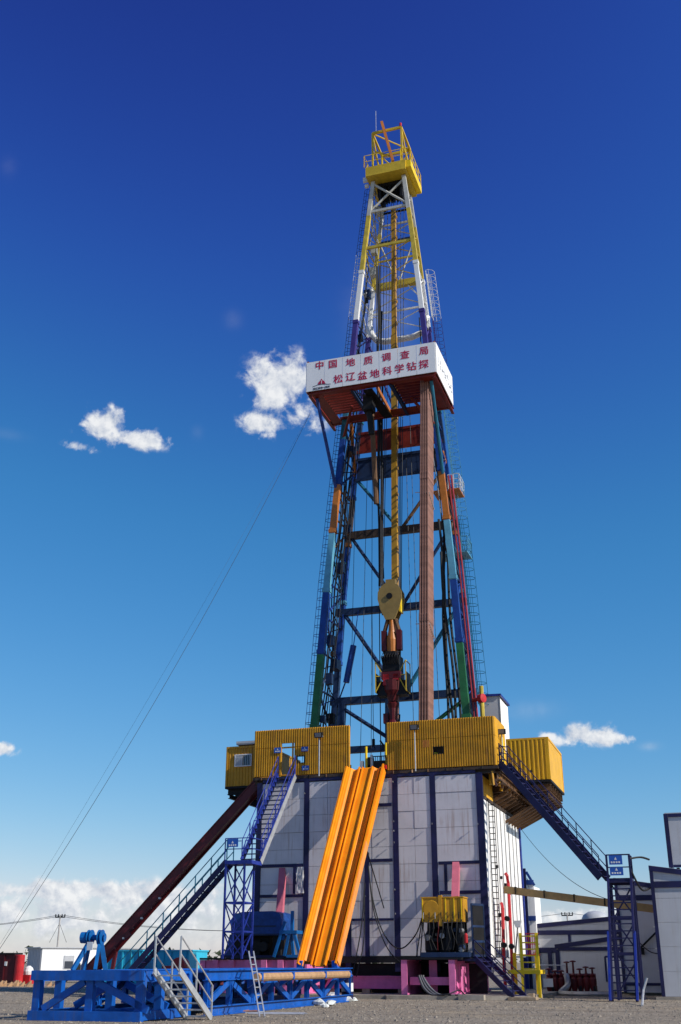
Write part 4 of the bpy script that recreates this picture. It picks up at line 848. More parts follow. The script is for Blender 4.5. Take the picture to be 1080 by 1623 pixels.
strip([(a + 1.45, .0), (a + 1.49, .0), (a + 1.5, .17), (a + 1.57, .18), (a + 1.6, .08), (a + 1.62, .08)], 'rib', 'slide_orange')
strip(arc(a + 1.63, a + 1.98, .08, -.12), 'trough', 'slide_orange', 0, .975)
strip([(a + 1.99, .0), (b - .2, .0), (b - .17, .12), (b - .1, .14), (b - .09, .3), (b, .3), (b, .0)], 'side_rail', 'slide_orange')
for t0, t1, nm in ((.02, .43, 'slide_orange'), (.431, .99, 'slide_worn')):
    mb = MB(); mb.hexa([sp(b + .005, t0, -.15), sp(b + .005, t1, -.15), sp(b + .05, t1, -.15), sp(b + .05, t0, -.15), sp(b + .005, t0, .27), sp(b + .005, t1, .27), sp(b + .05, t1, .27), sp(b + .05, t0, .27)]); mb.build('side_plate', nm, sld)
mb = MB(); mb.hexa([sp(a + .05, .02, -.16), sp(a + .05, .98, -.16), sp(b - .05, .98, -.16), sp(b - .05, .02, -.16), sp(a + .05, .02, -.125), sp(a + .05, .98, -.125), sp(b - .05, .98, -.125), sp(b - .05, .02, -.125)]); mb.build('underframe', 'mast_orange', sld)
q = sp(b + .1, .44, 0)
mb = MB(); mb.tube(sp(b - .05, .44, -.14), (-5.35, -.1, 4.3), .03, 6); mb.build('stay', 'dark', sld)
mb = MB(); mb.box((b - .02, -.22, 11.52), (b + .1, .05, 11.74)); mb.build('top_hook', 'red', sld)
for u in (a + .1, b - .42): mb = MB(); mb.box((u - .13, -7.65, 1.38), (u + .13, -7.25, 1.72)); mb.build('foot', 'cat_blue', sld)

# ================================================================== CATWALK
cwk = thing('pipe_catwalk', 'long bright blue steel catwalk of open trusses leading to the orange slide', 'catwalk', (-7, -17, 0))
cu0, cu1, cwn, cwf = -9.0, -4.9, -27.0, -7.4; ct = 1.42
def truss(u, w0, w1, nb, nm='cat_blue'):
    for z, h in ((ct - .17, .34), (.16, .3)): mb = MB(); mb.ibeam((u, w0, z), (u, w1, z), h, .22, .035); mb.build('chord', nm, cwk)
    for i in range(nb + 1):
        w = w0 + (w1 - w0) * i / nb; w = min(max(w, w0 + .13), w1 - .13); mb = MB(); mb.ibeam((u, w, .32), (u, w, ct - .35), .2, .16, .03, (0, 1, 0)); mb.build('upright', nm, cwk)
    for i in range(nb):
        a, b = w0 + (w1 - w0) * i / nb, w0 + (w1 - w0) * (i + 1) / nb
        if i % 2: a, b = b, a
        mb = MB(); mb.beam((u, a, .33), (u, b, ct - .36), .1, .2); mb.build('diagonal', nm, cwk)
truss(cu1, -23.3, cwf, 8); truss(cu0 + .1, -23.3, cwf, 8); truss((cu0 + cu1) / 2 - .4, -23.3, cwf, 6)
# near end frame: two more box frames
for u in (-5.4, cu0 + .05, -7.1):
    for z, h in ((ct - .17, .34), (.16, .3)): mb = MB(); mb.beam((u, cwn, z), (u, -23.5, z), .22, h * .85); mb.build('chord', 'cat_blue', cwk)
    for w in (cwn + .16, -25.6, -23.6): mb = MB(); mb.box((u - .12, w - .12, .29), (u + .12, w + .12, ct - .31)); mb.build('upright', 'cat_blue', cwk)
for z, h in ((ct - .145, .28), (.14, .27)):
    for w in (cwn + .02, -24.9): mb = MB(); mb.box((cu0 - .1, w - .12, z - h / 2), (-5.25, w + .12, z + h / 2)); mb.build('end_beam', 'cat_blue', cwk)
for k, (ua, ub) in enumerate(((cu0 + .3, -7.3), (-5.1, -6.9))):
    mb = MB(); mb.beam((ua, cwn + .1, .32), (ub, cwn + .1, ct - .32), .12, .2); mb.build('diagonal', 'cat_blue', cwk)
mb = MB(); mb.beam((-8.7, -25, .35), (-7.4, -25, ct - .4), .12, .22); mb.beam((-5.4, -25, .35), (-6.9, -25, ct - .4), .12, .22); mb.build('diagonal', 'cat_blue', cwk)
for w in [cwn + .6 + i * 1.25 for i in range(16)]:
    mb = MB(); mb.ibeam((cu0 + .3, w, ct - .2), (cu1 - .3, w, ct - .2), .2, .12, .02); mb.build('cross_bearer', 'cat_blue', cwk)
for ua, ub in ((cu0 + .2, -7.6), (-6.1, cu1 - .13)):
    for i in range(8):
        w0 = -23.4 + i * 2; mb = MB(); mb.box((ua, w0 + .01, ct - .045), (ub, w0 + 1.99, ct - .012)); mb.build('deck_plate', 'cat_blue', cwk)
mb = MB(); mb.prism([(-7.5, -23.3, ct - .15), (-6.85, -23.3, ct - .4), (-6.2, -23.3, ct - .15), (-6.2, -23.3, ct - .2), (-6.85, -23.3, ct - .45), (-7.5, -23.3, ct - .2)], (0, 15.8, 0)); mb.build('trough', 'motor_blue', cwk)
for i in range(8):                                     # swinging rack arms under the side chord
    w = -22 + i * 1.85; mb = MB(); mb.beam((cu1 + .02, w, ct - .4), (cu1 - .5, w + .9, .6), .1, .16); mb.build('rack_arm', 'cat_blue' if i % 3 else 'dark_red', cwk)
for w in (-20.2, -17, -13.2, -9.8): mb = MB(); mb.prism([(cu1 + .2, w, ct - .36), (cu1 + .75, w, ct - .36), (cu1 + .75, w, ct - .3), (cu1 + .2, w, ct - .62)], (0, .16, 0)); mb.box((cu1 + .7, w, ct - .36), (cu1 + .76, w + .16, ct - .12)); mb.build('pipe_rest', 'cat_blue', cwk)
mb = MB(); mb.tube((-4.28, -20.4, 1.16), (-4.28, -9.6, 1.16), .14, 12); one(mb, 'casing_pipe', 'tan_pipe', 'long tan pipe lying on rests along the side of the blue catwalk', 'pipe', (-4.28, -15, 1.0), smooth=False)
# winch on the catwalk's end
wc = thing('catwalk_winch', 'blue winch with round sheaves on an A-shaped stand at the catwalk end', 'winch', (-8.66, -24.2, ct))
for s in (-1, 1):
    mb = MB(); mb.beam((-8.66 + s * .42, -24.0, ct - .02), (-8.66 + s * .22, -24.1, ct + .9), .12, .15); mb.build('leg', 'winch_blue', wc)
    mb = MB(); mb.beam((-8.66 + s * .42, -24.7, ct - .02), (-8.66 + s * .2, -24.15, ct + .85), .1, .13); mb.build('leg', 'winch_blue', wc)
    mb = MB(); hcyl(mb, (-8.66 + s * .2, -24.1, ct + 1.0), (1, .15, 0), [(.06, -.07), (.25, -.07), (.25, -.035), (.17, -.03), (.17, .03), (.25, .035), (.25, .07), (.06, .07)], 20); mb.build('sheave', 'winch_blue', wc)
mb = MB(); hcyl(mb, (-8.66, -24.1, ct + 1.0), (1, .15, 0), [(.12, -.5), (.18, -.5), (.18, -.3), (.09, -.3), (.09, .32), (.14, .34)], 12); mb.box((-9.1, -24.2, ct + .82), (-8.9, -24.0, ct + 1.12)); mb.build('motor', 'winch_blue', wc)
mb = MB(); mb.box((-8.78, -24.42, ct + .6), (-8.56, -24.40, ct + .86)); mb.build('plate', 'white_paint', wc)
# grey steel steps beside the catwalk
stp = thing('access_steps', 'light grey steel steps with tubular handrails beside the blue catwalk', 'steps', (-4.0, -25.6, 0))
flight(stp, (-4.35, -27.3, 1.42), (-4.35, -24.9, .03), (.42, 0, 0), 7, 'galv', 'galv', 'galv', (1, 1), .2, .95, 1, .25)
# aluminium ladder leaning against the catwalk
al = thing('leaning_ladder', 'thin aluminium ladder leaning on the blue catwalk by the tan pipe', 'ladder', (-3.5, -21.9, 0))
a, b = R(416, 1612, z=0.02), Vector((-4.62, -20.1, 2.0)); hv = Vector((.02, .16, 0)).normalized() * .17
for k in (-1, 1): mb = MB(); mb.beam(a + hv * k, b + hv * k, .04, .06); mb.build('rail', 'galv', al)
for i in range(8): c = L3(a, b, (i + .6) / 8.4); mb = MB(); mb.tube(c - hv, c + hv, .018, 5); mb.build('rung', 'galv', al)

# ================================================================== LEFT STAIRS, LANDING AND TOWER
ls = thing('blue_stairway', 'blue two-flight stairway with landing tower climbing to the doorway in the wind wall', 'stairway', (-11.4, -5.5, .18))
lt = Vector(R(386, 1372, w=-5.4)); LZ = 6.42; lu0, lu1, lw0, lw1 = lt.x - .75, lt.x + .72, -6.05, -4.7
pt = (pd[0] + pd[1]) / 2
flight(ls, (pt + .05, -.35, 11.45), ((lu0 + lu1) / 2 + .16, lw1 - .05, LZ + .05), (.52, 0, 0), 18, 'stair_blue', 'mast_dark', 'stair_blue', (1, 1), .34, 1.05, 1, .22)
for k in (-1, 1):                                      # lattice infill of the side trusses
    mb = MB(); t0, t1 = Vector((pt + .05 + k * .55, -.35, 11.45)), Vector(((lu0 + lu1) / 2 + .16 + k * .55, lw1 - .05, LZ + .05)); m = 9
    for i in range(m): p, q = L3(t0, t1, i / m), L3(t0, t1, (i + 1) / m); mb.beam(p if i % 2 else p + Vector((0, 0, .52)), q + Vector((0, 0, .52)) if i % 2 else q, .04, .05)
    mb.build('truss_web', 'stair_blue', ls)
mb = MB(); e0, e1 = Vector((pt + .62, -.4, 11.35)), Vector(((lu0 + lu1) / 2 + .74, lw1 - .1, LZ - .05)); mb.beam(e0, e1, .03, .3); mb.build('stringer_face', 'galv', ls)
mb = MB(); mb.box((lu0, lw0, LZ - .2), (lu1, lw1, LZ - .02)); mb.build('landing', 'stair_blue', ls)
mb = MB(); railing(mb, [(lu0, lw0, LZ), (lu1, lw0, LZ), (lu1, lw1, LZ)], 1.05, 1.0, .024, 1); mb.poly([(lu0, lw1, LZ + 1.05), (lu0 + .3, lw1, LZ + 1.05)], .024, 5); mb.build('landing_rail', 'stair_blue', ls)
p = R(369, 1352, w=lw0); mb = MB(); mb.box((p.x - .28, lw0 - .05, LZ + .62), (p.x + .3, lw0 - .03, LZ + 1.02)); sg = mb.build('notice_plate', 'sign_blue', ls)
mb = MB()
for q in range(4): mb.box((p.x - .2 + q * .11, lw0 - .055, LZ + .67), (p.x - .13 + q * .11, lw0 - .052, LZ + .75))
mb.prism([(p.x - .06, lw0 - .053, LZ + .8), (p.x + .06, lw0 - .053, LZ + .8), (p.x, lw0 - .053, LZ + .92)], (0, -.003, 0)); mb.build('notice_marking', 'white_paint', sg)
lb = Vector(R(206, 1545, w=-5.4)); lb.z = .9
fend = Vector((lu0 - 5.9, -5.4, .35))
flight(ls, (lu0, -5.38, LZ - .02), fend, (0, .42, 0), 20, 'navy', 'navy', 'teal', (1, 1), .27, 1.05, 1, .2)
legs = [(lu0 + .05, lw0 + .06), (lu1 - .4, lw0 + .06), (lu1 - .4, lw1 - .06), (lu0 + .05, lw1 - .06)]
for (u, w) in legs: mb = MB(); mb.beam((u, w, 1.8), (u, w, LZ - .2), .09, .09); mb.build('tower_leg', 'stair_blue', ls)
levels = [1.9, 3.05, 4.4, LZ - .25]
for i in range(4):
    (u0_, w0_), (u1_, w1_) = legs[i], legs[(i + 1) % 4]
    for k, (za, zb) in enumerate(zip(levels[:-1], levels[1:])):
        mb = MB(); mb.beam((u0_, w0_, za), (u1_, w1_, zb), .05, .05); mb.build('tower_brace', 'stair_blue', ls)
        if i % 2 == 0: mb = MB(); mb.beam((u1_, w1_ + .03, za), (u0_, w0_ + .03, zb), .05, .05); mb.build('tower_brace', 'stair_blue', ls)
    for z in levels[1:-1]: mb = MB(); mb.beam((u0_, w0_, z), (u1_, w1_, z), .1, .08); mb.build('tower_ring', 'stair_blue', ls)

# ================================================================== ESCAPE SLIDE
es = thing('escape_slide', 'long straight dark red box slide slanting from the cabin to the ground', 'escape slide', (-21, .6, 0))
ea, eb = Vector((-12.9, 1.3, 11.55)), Vector((-22.9, .3, 1.0)); ed = (eb - ea).normalized(); en = Vector((0, 1, 0)).cross(ed).normalized()
if en.z < 0: en = -en
for k in (-1, 1): mb = MB(); mb.beam(ea + Vector((0, k * .33, 0)) + en * .02, eb + Vector((0, k * .33, 0)) + en * .02, .05, .42); mb.build('side_plate', 'maroon', es)
mb = MB(); mb.beam(ea - en * .16, eb - en * .16, .6, .06); mb.build('bed_plate', 'maroon', es)
mb = MB()
for k in (-1, 1):
    for h in (.26, -.22): mb.beam(ea + Vector((0, k * .36, 0)) + en * h, eb + Vector((0, k * .36, 0)) + en * h, .12, .06)
mb.build('flange', 'maroon', es)
for i in range(9): c = L3(ea, eb, .55 + i * .05) - en * .3; mb = MB(); mb.box((c.x - .05, c.y - .5, c.z - .05), (c.x + .05, c.y - .38, c.z + .05)); mb.build('lug', 'galv' if i % 2 else 'maroon', es)
c = L3(ea, eb, .78); mb = MB(); mb.beam(c - en * .22 + Vector((.2, -.35, 0)), c - en * .4 + Vector((-.3, -.35, -.15)), .16, .24); mb.build('bracket', 'maroon', es)
mb = MB(); mb.beam((-21.6, .4, 0), (-21.3, .4, 2.2), .18, .18); mb.build('prop', 'maroon', es)

# ================================================================== PINK PLINTHS
pk = 'pink'
def plinth(name_lbl, u0, u1, w0, w1, z1, rim):
    t = thing('skid_base', name_lbl, 'steel base', ((u0 + u1) / 2, (w0 + w1) / 2, .18))
    for u in (u0 + .15, u1 - .15):
        mb = MB(); mb.box((u - .15, w0, .19), (u + .15, w0 + .06, z1 - .1)); mb.box((u - .03, w0 + .065, .19), (u + .03, w1, z1 - .1)); mb.box((u - .15, w0 + .065, z1 - .16), (u + .15, w1, z1 - .1)); mb.box((u - .15, w0 + .065, .19), (u + .15, w1, .26)); mb.build('web_beam', pk, t)
    for k in range(int((w1 - w0) / 2.0)):
        w = w0 + 1.3 + k * 2.0
        for u in (u0, u1 - .12): mb = MB(); mb.box((u, w - .02, .27), (u + .12, w + .02, z1 - .17)); mb.build('stiffener', pk, t)
    mb = MB(); mb.box((u0 + .3, w0 + .5, .62), (u1 - .3, w0 + .62, .98)); mb.build('cross_beam', pk, t)
    mb = MB(); um = (u0 + u1) / 2; mb.box((um - .2, w0 + 1.1, .3), (um + .2, w0 + 1.15, z1 - .12)); mb.build('inner_web', pk, t)
    if not rim:
        mb = MB(); mb.box((u0 + .31, w0 + .08, .2), (u1 - .31, w0 + .12, z1 - .1)); mb.build('front_plate', pk, t)
        for k in range(6): u = u0 + .75 + k * .9; mb = MB(); mb.prism([(u, w0 - .1, .9), (u + .3, w0 - .1, 1.35), (u + .3, w0 - .1, z1 - .1), (u, w0 - .1, z1 - .1)], (0, .17, 0)); mb.build('gusset', pk, t)
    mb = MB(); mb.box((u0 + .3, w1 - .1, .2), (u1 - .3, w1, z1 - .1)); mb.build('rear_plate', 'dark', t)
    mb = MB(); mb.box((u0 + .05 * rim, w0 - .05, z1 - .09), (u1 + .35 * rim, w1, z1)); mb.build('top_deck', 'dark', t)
    return t
plinth('open fronted pink base under the yellow topped power unit', -3.68, -1.0, -3.05, 6, 1.86, 1)
plinth('low pink base carrying the dark blue drive unit beside the orange slide', -14.5, -8.6, -3.0, 6, 1.86, 0)
mb = MB(); mb.box((-8.5, -.62, .45), (-3.8, -.5, .95)); mb.box((-8.5, -.72, .95), (-3.8, -.4, 1.0)); mb.box((-8.5, -.72, .4), (-3.8, -.4, .449)); one(mb, 'ground_beam', 'pink', 'low pink ground beam at the foot of the white wall panels', 'steel beam', (-6, -.55, .18))
for i, u in enumerate((-8, -6.2, -4.3)):
    mb = MB(); mb.box((u - .2, -.7, .17), (u + .2, -.3, .40)); one(mb, 'timber_block', 'wood', 'timber block wedged under the low pink ground beam', 'timber', (u, -.5, .18), 'timber blocks under the ground beam')
# pink struts coming out of the cladding
for (pa, pb, lab) in [((446, 1378), (443, 1462), 'pink strut slanting down onto the dark blue drive unit'), ((722, 1370), (722, 1424), 'pink strut coming down behind the yellow topped power unit')]:
    a = R(*pa, w=.0); b = R(*pb, w=-1.6); mb = MB(); mb.beam(a + Vector((0, .3, .25)), b, .3, .36, (1, 0, 0)); one(mb, 'raising_strut', 'pink_strut', lab, 'strut', b, 'pink struts in front of the cladding')

# ================================================================== DRIVE UNIT (left) AND POWER UNIT (right)
du = thing('drive_unit', 'dark blue drive unit with rounded hood on the low pink base', 'drive unit', (-11.6, -1.8, 1.87))
a, b = R(366, 1500, w=-2.6).x, R(446, 1500, w=-2.6).x
prof = [(a, 2.95), (a - .05, 3.6), (a + .25, 4.02), (a + .6, 4.1), (b - .5, 4.12), (b - .15, 4.02), (b, 3.7), (b, 2.95)]
mb = MB(); mb.prism([(u, -2.6, z) for u, z in prof], (0, 1.9, 0)); mb.build('hood', 'motor_blue', du)
mb = MB(); mb.box((a + .1, -2.5, 1.88), (a + .5, -.8, 2.94)); mb.box((b - .55, -2.4, 1.88), (b - .1, -.8, 2.94)); mb.box((a + .9, -2.0, 1.9), (b - .9, -.9, 2.94)); mb.build('engine_block', 'dark', du)
mb = MB(); mb.prism([(a - .45, -2.5, 1.88), (a - .05, -2.5, 1.88), (a + .12, -2.5, 3.0), (a - .12, -2.5, 3.0)], (0, 1.2, 0)); mb.build('end_bracket', 'motor_blue', du)
mb = MB(); mb.box((a - .5, -2.75, 1.865), (b + .3, -.6, 1.98)); mb.build('bedplate', 'navy', du)
mb = MB(); mb.tube((b - 1.0, -2.62, 2.4), (b - 1.0, -2.3, 2.4), .25, 12); mb.box((b - 1.9, -2.55, 2.0), (b - 1.2, -2.2, 2.7)); mb.build('pump', 'dark', du)
mb = MB(); mb.box((a + .45, -2.63, 3.35), (b - .3, -2.605, 3.42)); mb.box((a + .3, -2.64, 2.94), (b, -2.605, 3.02)); mb.build('hood_trim', 'mast_dark', du)
af = thing('brake_stand', 'light blue A-frame stand between the dark drive unit and the orange slide', 'stand', (-9.6, -2.4, 1.87))
q = R(452, 1500, w=-2.8).x
for (ua, za, ub, zb, w) in [(q - .55, 1.9, q - .12, 3.15, -2.9), (q + .02, 1.95, q + .3, 3.15, -2.9), (q + .85, 2.0, q + .5, 3.1, -2.9), (q + .42, 3.1, q + .42, 4.1, -2.9), (q + .25, 2.0, q + .1, 3.1, -2.2), (q - .28, 3.0, q - .05, 3.6, -2.7)]:
    mb = MB(); mb.beam((ua, w, za), (ub, w, zb), .14, .16, (0, 1, 0)); mb.build('leg', 'winch_blue', af)
mb = MB(); mb.box((q - .25, -3.0, 3.0), (q + .7, -2.1, 3.16)); mb.build('head_plate', 'winch_blue', af)
mb = MB(); mb.box((q + .2, -3.1, 1.875), (q + 1.2, -2.0, 2.0)); mb.build('base_plate', 'winch_blue', af)
mb = MB(); hcyl(mb, (q - .15, -2.75, 2.85), (0, 1, 0), [(.05, -.1), (.15, -.1), (.15, .1), (.05, .1)], 12); mb.build('roller', 'winch_blue', af)

pu = thing('power_unit', 'hydraulic power unit with yellow tank above black pumps on the pink base', 'power unit', (-1.6, -1.9, 1.87))
a, b, wz = R(669, 1460, w=-2.6).x, R(735, 1460, w=-2.6).x, -2.6
m_ = a + (b - a) * .44
for i, (u0_, u1_, z0_, z1_) in enumerate([(a, m_ - .06, 3.5, 4.62), (m_ + .14, m_ + .5, 3.5, 4.6), (m_ + .52, b - .28, 3.5, 4.64), (b - .26, b + .0, 3.5, 4.6)]):
    mb = MB(); mb.box((u0_, wz, z0_), (u1_, wz + 1.1, z1_)); mb.build('tank_section', 'yellow', pu)
mb = MB(); mb.box((a - .03, wz - .03, 4.625), (b + .03, wz + 1.15, 4.68)); mb.box((m_ - .05, wz - .05, 3.3), (m_ + .13, wz + .1, 4.75)); mb.build('tank_rim', 'yellow', pu)
mb = MB(); hcyl(mb, (a + .5, wz - .02, 4.1), (0, 1, 0), [(.02, -.03), (.4, -.03), (.42, 0), (.02, .0)], 20); mb.build('tank_cover', 'yellow', pu)
rr = random.Random(21)
for k in range(9): x = a + .12 + (b - a - .2) * k / 8; mb = MB(); mb.poly([(x, wz - .04, 3.6), (x + rr.uniform(-.05, .05), wz - .1, 3.2), (x + rr.uniform(-.12, .12), wz - .06, 2.7), (x + rr.uniform(-.12, .12), wz + .0, 2.2)], .018 + .014 * rr.random(), 6); mb.build('hose', rr.choice(['black_rubber', 'black_rubber', 'black_rubber', 'dark_red']), pu)
for k in range(3): x = a + .35 + k * .75; mb = MB(); lathe(mb, (x, wz + .5, 0), [(.3, 2.1), (.34, 2.2), (.34, 2.9), (.22, 3.1), (.2, 3.45)], 14); mb.build('pump_motor', 'dark', pu)
mb = MB(); mb.box((a - .1, wz - .1, 1.88), (b + .25, wz + 1.6, 2.1)); mb.build('drip_tray', 'mast_dark', pu)
mb = MB(); mb.box((a + .05, wz + .9, 2.12), (b - .05, wz + 1.0, 3.49)); mb.build('back_plate', 'dark', pu)
mb = MB(); mb.box((a + 1.2, wz - .02, 2.25), (a + 1.5, wz + .2, 3.3)); mb.box((a + .3, wz + .0, 2.6), (a + .9, wz + .2, 2.75)); mb.box((a + 1.7, wz - .02, 2.5), (b - .1, wz + .1, 3.4)); mb.build('manifold', 'dark', pu)
mb = MB()
for (u, w) in ((b + .35, wz + .3), (b + .75, wz + 1.3)): mb.beam((u, w, 1.9), (u, w, 4.35), .07, .07)
for z in (1.95, 2.6, 3.3, 4.32): mb.beam((b + .35, wz + .3, z), (b + .75, wz + 1.3, z), .06, .1)
mb.build('radiator_frame', 'mast_dark', pu)
mb = MB(); mb.hexa([(b + .4, wz + .4, 2.0), (b + .75, wz + 1.25, 2.0), (b + .7, wz + 1.3, 2.0), (b + .33, wz + .42, 2.0), (b + .4, wz + .4, 4.3), (b + .75, wz + 1.25, 4.3), (b + .7, wz + 1.3, 4.3), (b + .33, wz + .42, 4.3)]); mb.build('radiator_core', 'dark', pu)
mb = MB(); lathe(mb, (b + .1, wz - .05, 0), [(.03, 2.5), (.09, 2.53), (.09, 2.9), (.04, 2.97)], 10); mb.build('red_cylinder', 'red', pu)
for k in range(7): x = a + .1 + k * .3; mb = MB(); mb.poly([(x, wz - .03, 3.95), (x, wz - .09, 3.85), (x, wz - .09, 3.65)], .026, 6); mb.build('fitting', 'steel' if k in (0, 2) else 'dark', pu)
for k in range(16):
    x = rr.uniform(a + .05, b - .1); z = rr.uniform(2.2, 3.4); r_ = rr.uniform(.05, .16); mb = MB(); hcyl(mb, (x, wz + rr.uniform(.0, .2), z), (rr.uniform(-.4, .4), 1, 0), [(r_ * .4, -.1), (r_, -.1), (r_, .1), (r_ * .4, .1)], 10); mb.build('machine_fitting', rr.choice(['dark', 'black_rubber', 'mast_dark', 'dark', 'steel']), pu)
for x in (a + .05, m_ + .3, b - .45, b - .08): mb = MB(); mb.box((x - .02, wz - .035, 3.52), (x + .02, wz - .004, 4.6)); mb.build('tank_rib', 'bright_yellow', pu)
mb = MB(); mb.tube((a - .2, wz + .3, 1.9), (a - .02, wz + .4, 3.9), .03, 5); mb.tube((a - .4, wz + .3, 1.9), (a - .1, wz + .4, 3.6), .03, 5); mb.build('stay', 'dark', pu)
# hoses
def hose(pts, r, label, mt='black_rubber', group=None):
    P = [V3(p) for p in pts]; out = []
    for i in range(len(P) - 1):
        p0, p1, p2, p3 = P[max(i - 1, 0)], P[i], P[i + 1], P[min(i + 2, len(P) - 1)]
        for k in range(6):
            t = k / 6; out.append(.5 * ((2 * p1) + (p2 - p0) * t + (2 * p0 - 5 * p1 + 4 * p2 - p3) * t * t + (3 * p1 - p0 - 3 * p2 + p3) * t ** 3))
    out.append(P[-1]); mb = MB(); mb.poly(out, r, 6); return one(mb, 'hose', mt, label, 'hose', P[-1], group)
wp = lambda px, py, w: R(px, py, w=w)
hose([wp(584, 1372, -.2), wp(590, 1420, -.25), wp(604, 1470, -.3), wp(622, 1498, -.3), wp(640, 1502, -.4), wp(660, 1480, -.9), wp(669, 1455, -2)], .035, 'black hose swinging across the white panels to the yellow topped unit')
hose([wp(584, 1372, -.22), wp(592, 1440, -.3), wp(608, 1490, -.3), wp(624, 1516, -.3), wp(640, 1528, -1.2)], .03, 'black hose hanging in a steep loop beside the navy post')
hose([wp(579, 1400, -.3), wp(573, 1470, -.5), wp(562, 1530, -.8), wp(559, 1546, -1)], .03, 'black hose hanging under the slide close to the thin prop')
hose([wp(578, 1420, -.3), wp(577, 1490, -.5), wp(569, 1530, -.8), wp(565, 1548, -1)], .03, 'second black hose hanging beside the thin prop under the slide')
for k in range(6):
    x = -2.85 + k * .05; hose([(x, -2.9, 1.05), (x + .1, -3.2, .95), (x + .35 + k * .03, -3.45, .5), (x + .8 + k * .05, -3.7, .22), (x + 1.5 + k * .1, -3.9 + k * .06, .22)], .035, 'grey hose in the bundle spilling from the pink base onto the ground', 'steel' if k % 2 else 'cable', 'hose bundle at the pink base')
hose([(-1.9, -3.7, .22), (-1.2, -3.9, .25), (-.7, -3.6, .42), (-.4, -3.7, .22), (.1, -3.9, .06)], .03, 'dark cable lying in curls on the slab edge before the pink base', 'cable')

# ================================================================== SMALL NAVY STAIRS AND YELLOW STAND AT THE RIGHT WALL
sn_ = thing('navy_steps', 'short navy stairs with handrails leading up to the pink base', 'steps', (1.1, -2.6, .1))
flight(sn_, (.05, -1.9, 1.84), (2.05, -3.05, .12), (.22, .4, 0), 8, 'navy', 'navy', 'navy', (1, 1), .26, .85, 1, .22)
mb = MB(); mb.box((-1.0, -2.4, 1.70), (.1, -1.4, 1.82)); mb.build('top_platform', 'navy', sn_)
mb = MB(); mb.box((1.6, -3.6, .02), (2.9, -2.7, .14)); mb.box((2.5, -3.2, .02), (2.75, -2.9, .3)); one(mb, 'step_board', 'wood', 'weathered board under the foot of the navy steps', 'board', (2.2, -3.1, 0))
mb = MB(); mb.box((-.6, -4.3, .01), (.6, -3.85, .24)); one(mb, 'concrete_block', 'concrete', 'pale concrete block on the gravel before the pink base', 'block', (0, -4, 0))
ys = thing('yellow_stand', 'bright yellow step platform with handrails beside the white side wall', 'platform', (2.2, -.4, .1))
pA, pB = R(828, 1552, w=-.8), R(852, 1552, w=-.8)
for (u, w) in ((1.35, .4), (pA.x + .05, -.9), (pB.x + .1, -.9), (pB.x - .2, .6)):
    mb = MB(); mb.beam((u, w, .05), (u, w, 3.0 if w < 0 else 2.1), .14, .14); mb.build('post', 'bright_yellow', ys)
mb = MB(); mb.box((1.2, -1.0, 1.12), (pB.x + .2, .7, 1.3)); mb.build('platform', 'bright_yellow', ys)
for i in range(6): z = 1.35 + i * .3; mb = MB(); mb.beam((pA.x + .12, -.9, z), (pB.x + .03, -.9, z), .08, .06); mb.build('rung', 'bright_yellow', ys)
mb = MB()
for i in range(6): x = pA.x + .15 + i * .1; mb.beam((x, .3, 2.0), (x, .3, 3.0), .03, .03)
for z in (2.0, 2.5, 3.0): mb.beam((pA.x + .1, .3, z), (pB.x + .05, .3, z), .04, .04)
mb.build('back_rail', 'red', ys)
mb = MB(); mb.poly([(1.25, .5, 1.3), (1.25, .5, 2.0), (1.9, .5, 2.0)], .035, 5); mb.build('side_rail', 'bright_yellow', ys)
# red pipes climbing the side wall
for k, (pts, r) in enumerate([([R(799, 1520, u=.5), R(797, 1440, u=.42), R(795, 1432, u=.3)], .09), ([R(812, 1530, u=.55), R(806, 1400, u=.45), R(804, 1388, u=.45), R(801, 1384, u=.35)], .09)]):
    mb = MB(); mb.poly([(pts[0].x, pts[0].y, .3)] + pts, r, 8); one(mb, 'wall_pipe', 'red', 'red pipe rising up the lit white side wall ' + ('with a bent top' if k else 'to below the yellow tray'), 'pipe', (pts[0].x, pts[0].y, .2))
vg = thing('pipe_valves', 'dark valves and clamps on the red pipes by the side wall', 'valve', (.6, 1, .3))
for (px, py, u) in ((799, 1498, .6), (811, 1500, .65), (804, 1456, .5)):
    c = R(px, py, u=u); mb = MB(); hcyl(mb, c, (0, 1, 0), [(.05, -.14), (.14, -.14), (.14, .14), (.05, .14)], 10); mb.tube(c, c + Vector((.0, .9, 0)), .035, 5); mb.build('valve', 'dark', vg)
c = R(821, 1463, u=1.3); wl_ = thing('work_light', 'small white work light on a bent pole by the side wall', 'work light', (c.x, c.y, .2))
mb = MB(); mb.poly([(c.x - .3, c.y, .2), (c.x - .25, c.y, 1.8), (c.x - .02, c.y, c.z - .2)], .04, 6); mb.build('pole', 'steel', wl_)
mb = MB(); mb.hexa([(c.x - .12, c.y - .1, c.z - .22), (c.x + .12, c.y - .1, c.z - .22), (c.x + .12, c.y + .1, c.z - .22), (c.x - .12, c.y + .1, c.z - .22), (c.x - .22, c.y - .15, c.z + .12), (c.x + .22, c.y - .15, c.z + .12), (c.x + .22, c.y + .15, c.z + .12), (c.x - .22, c.y + .15, c.z + .12)]); mb.build('lamp_housing', 'house_white', wl_)
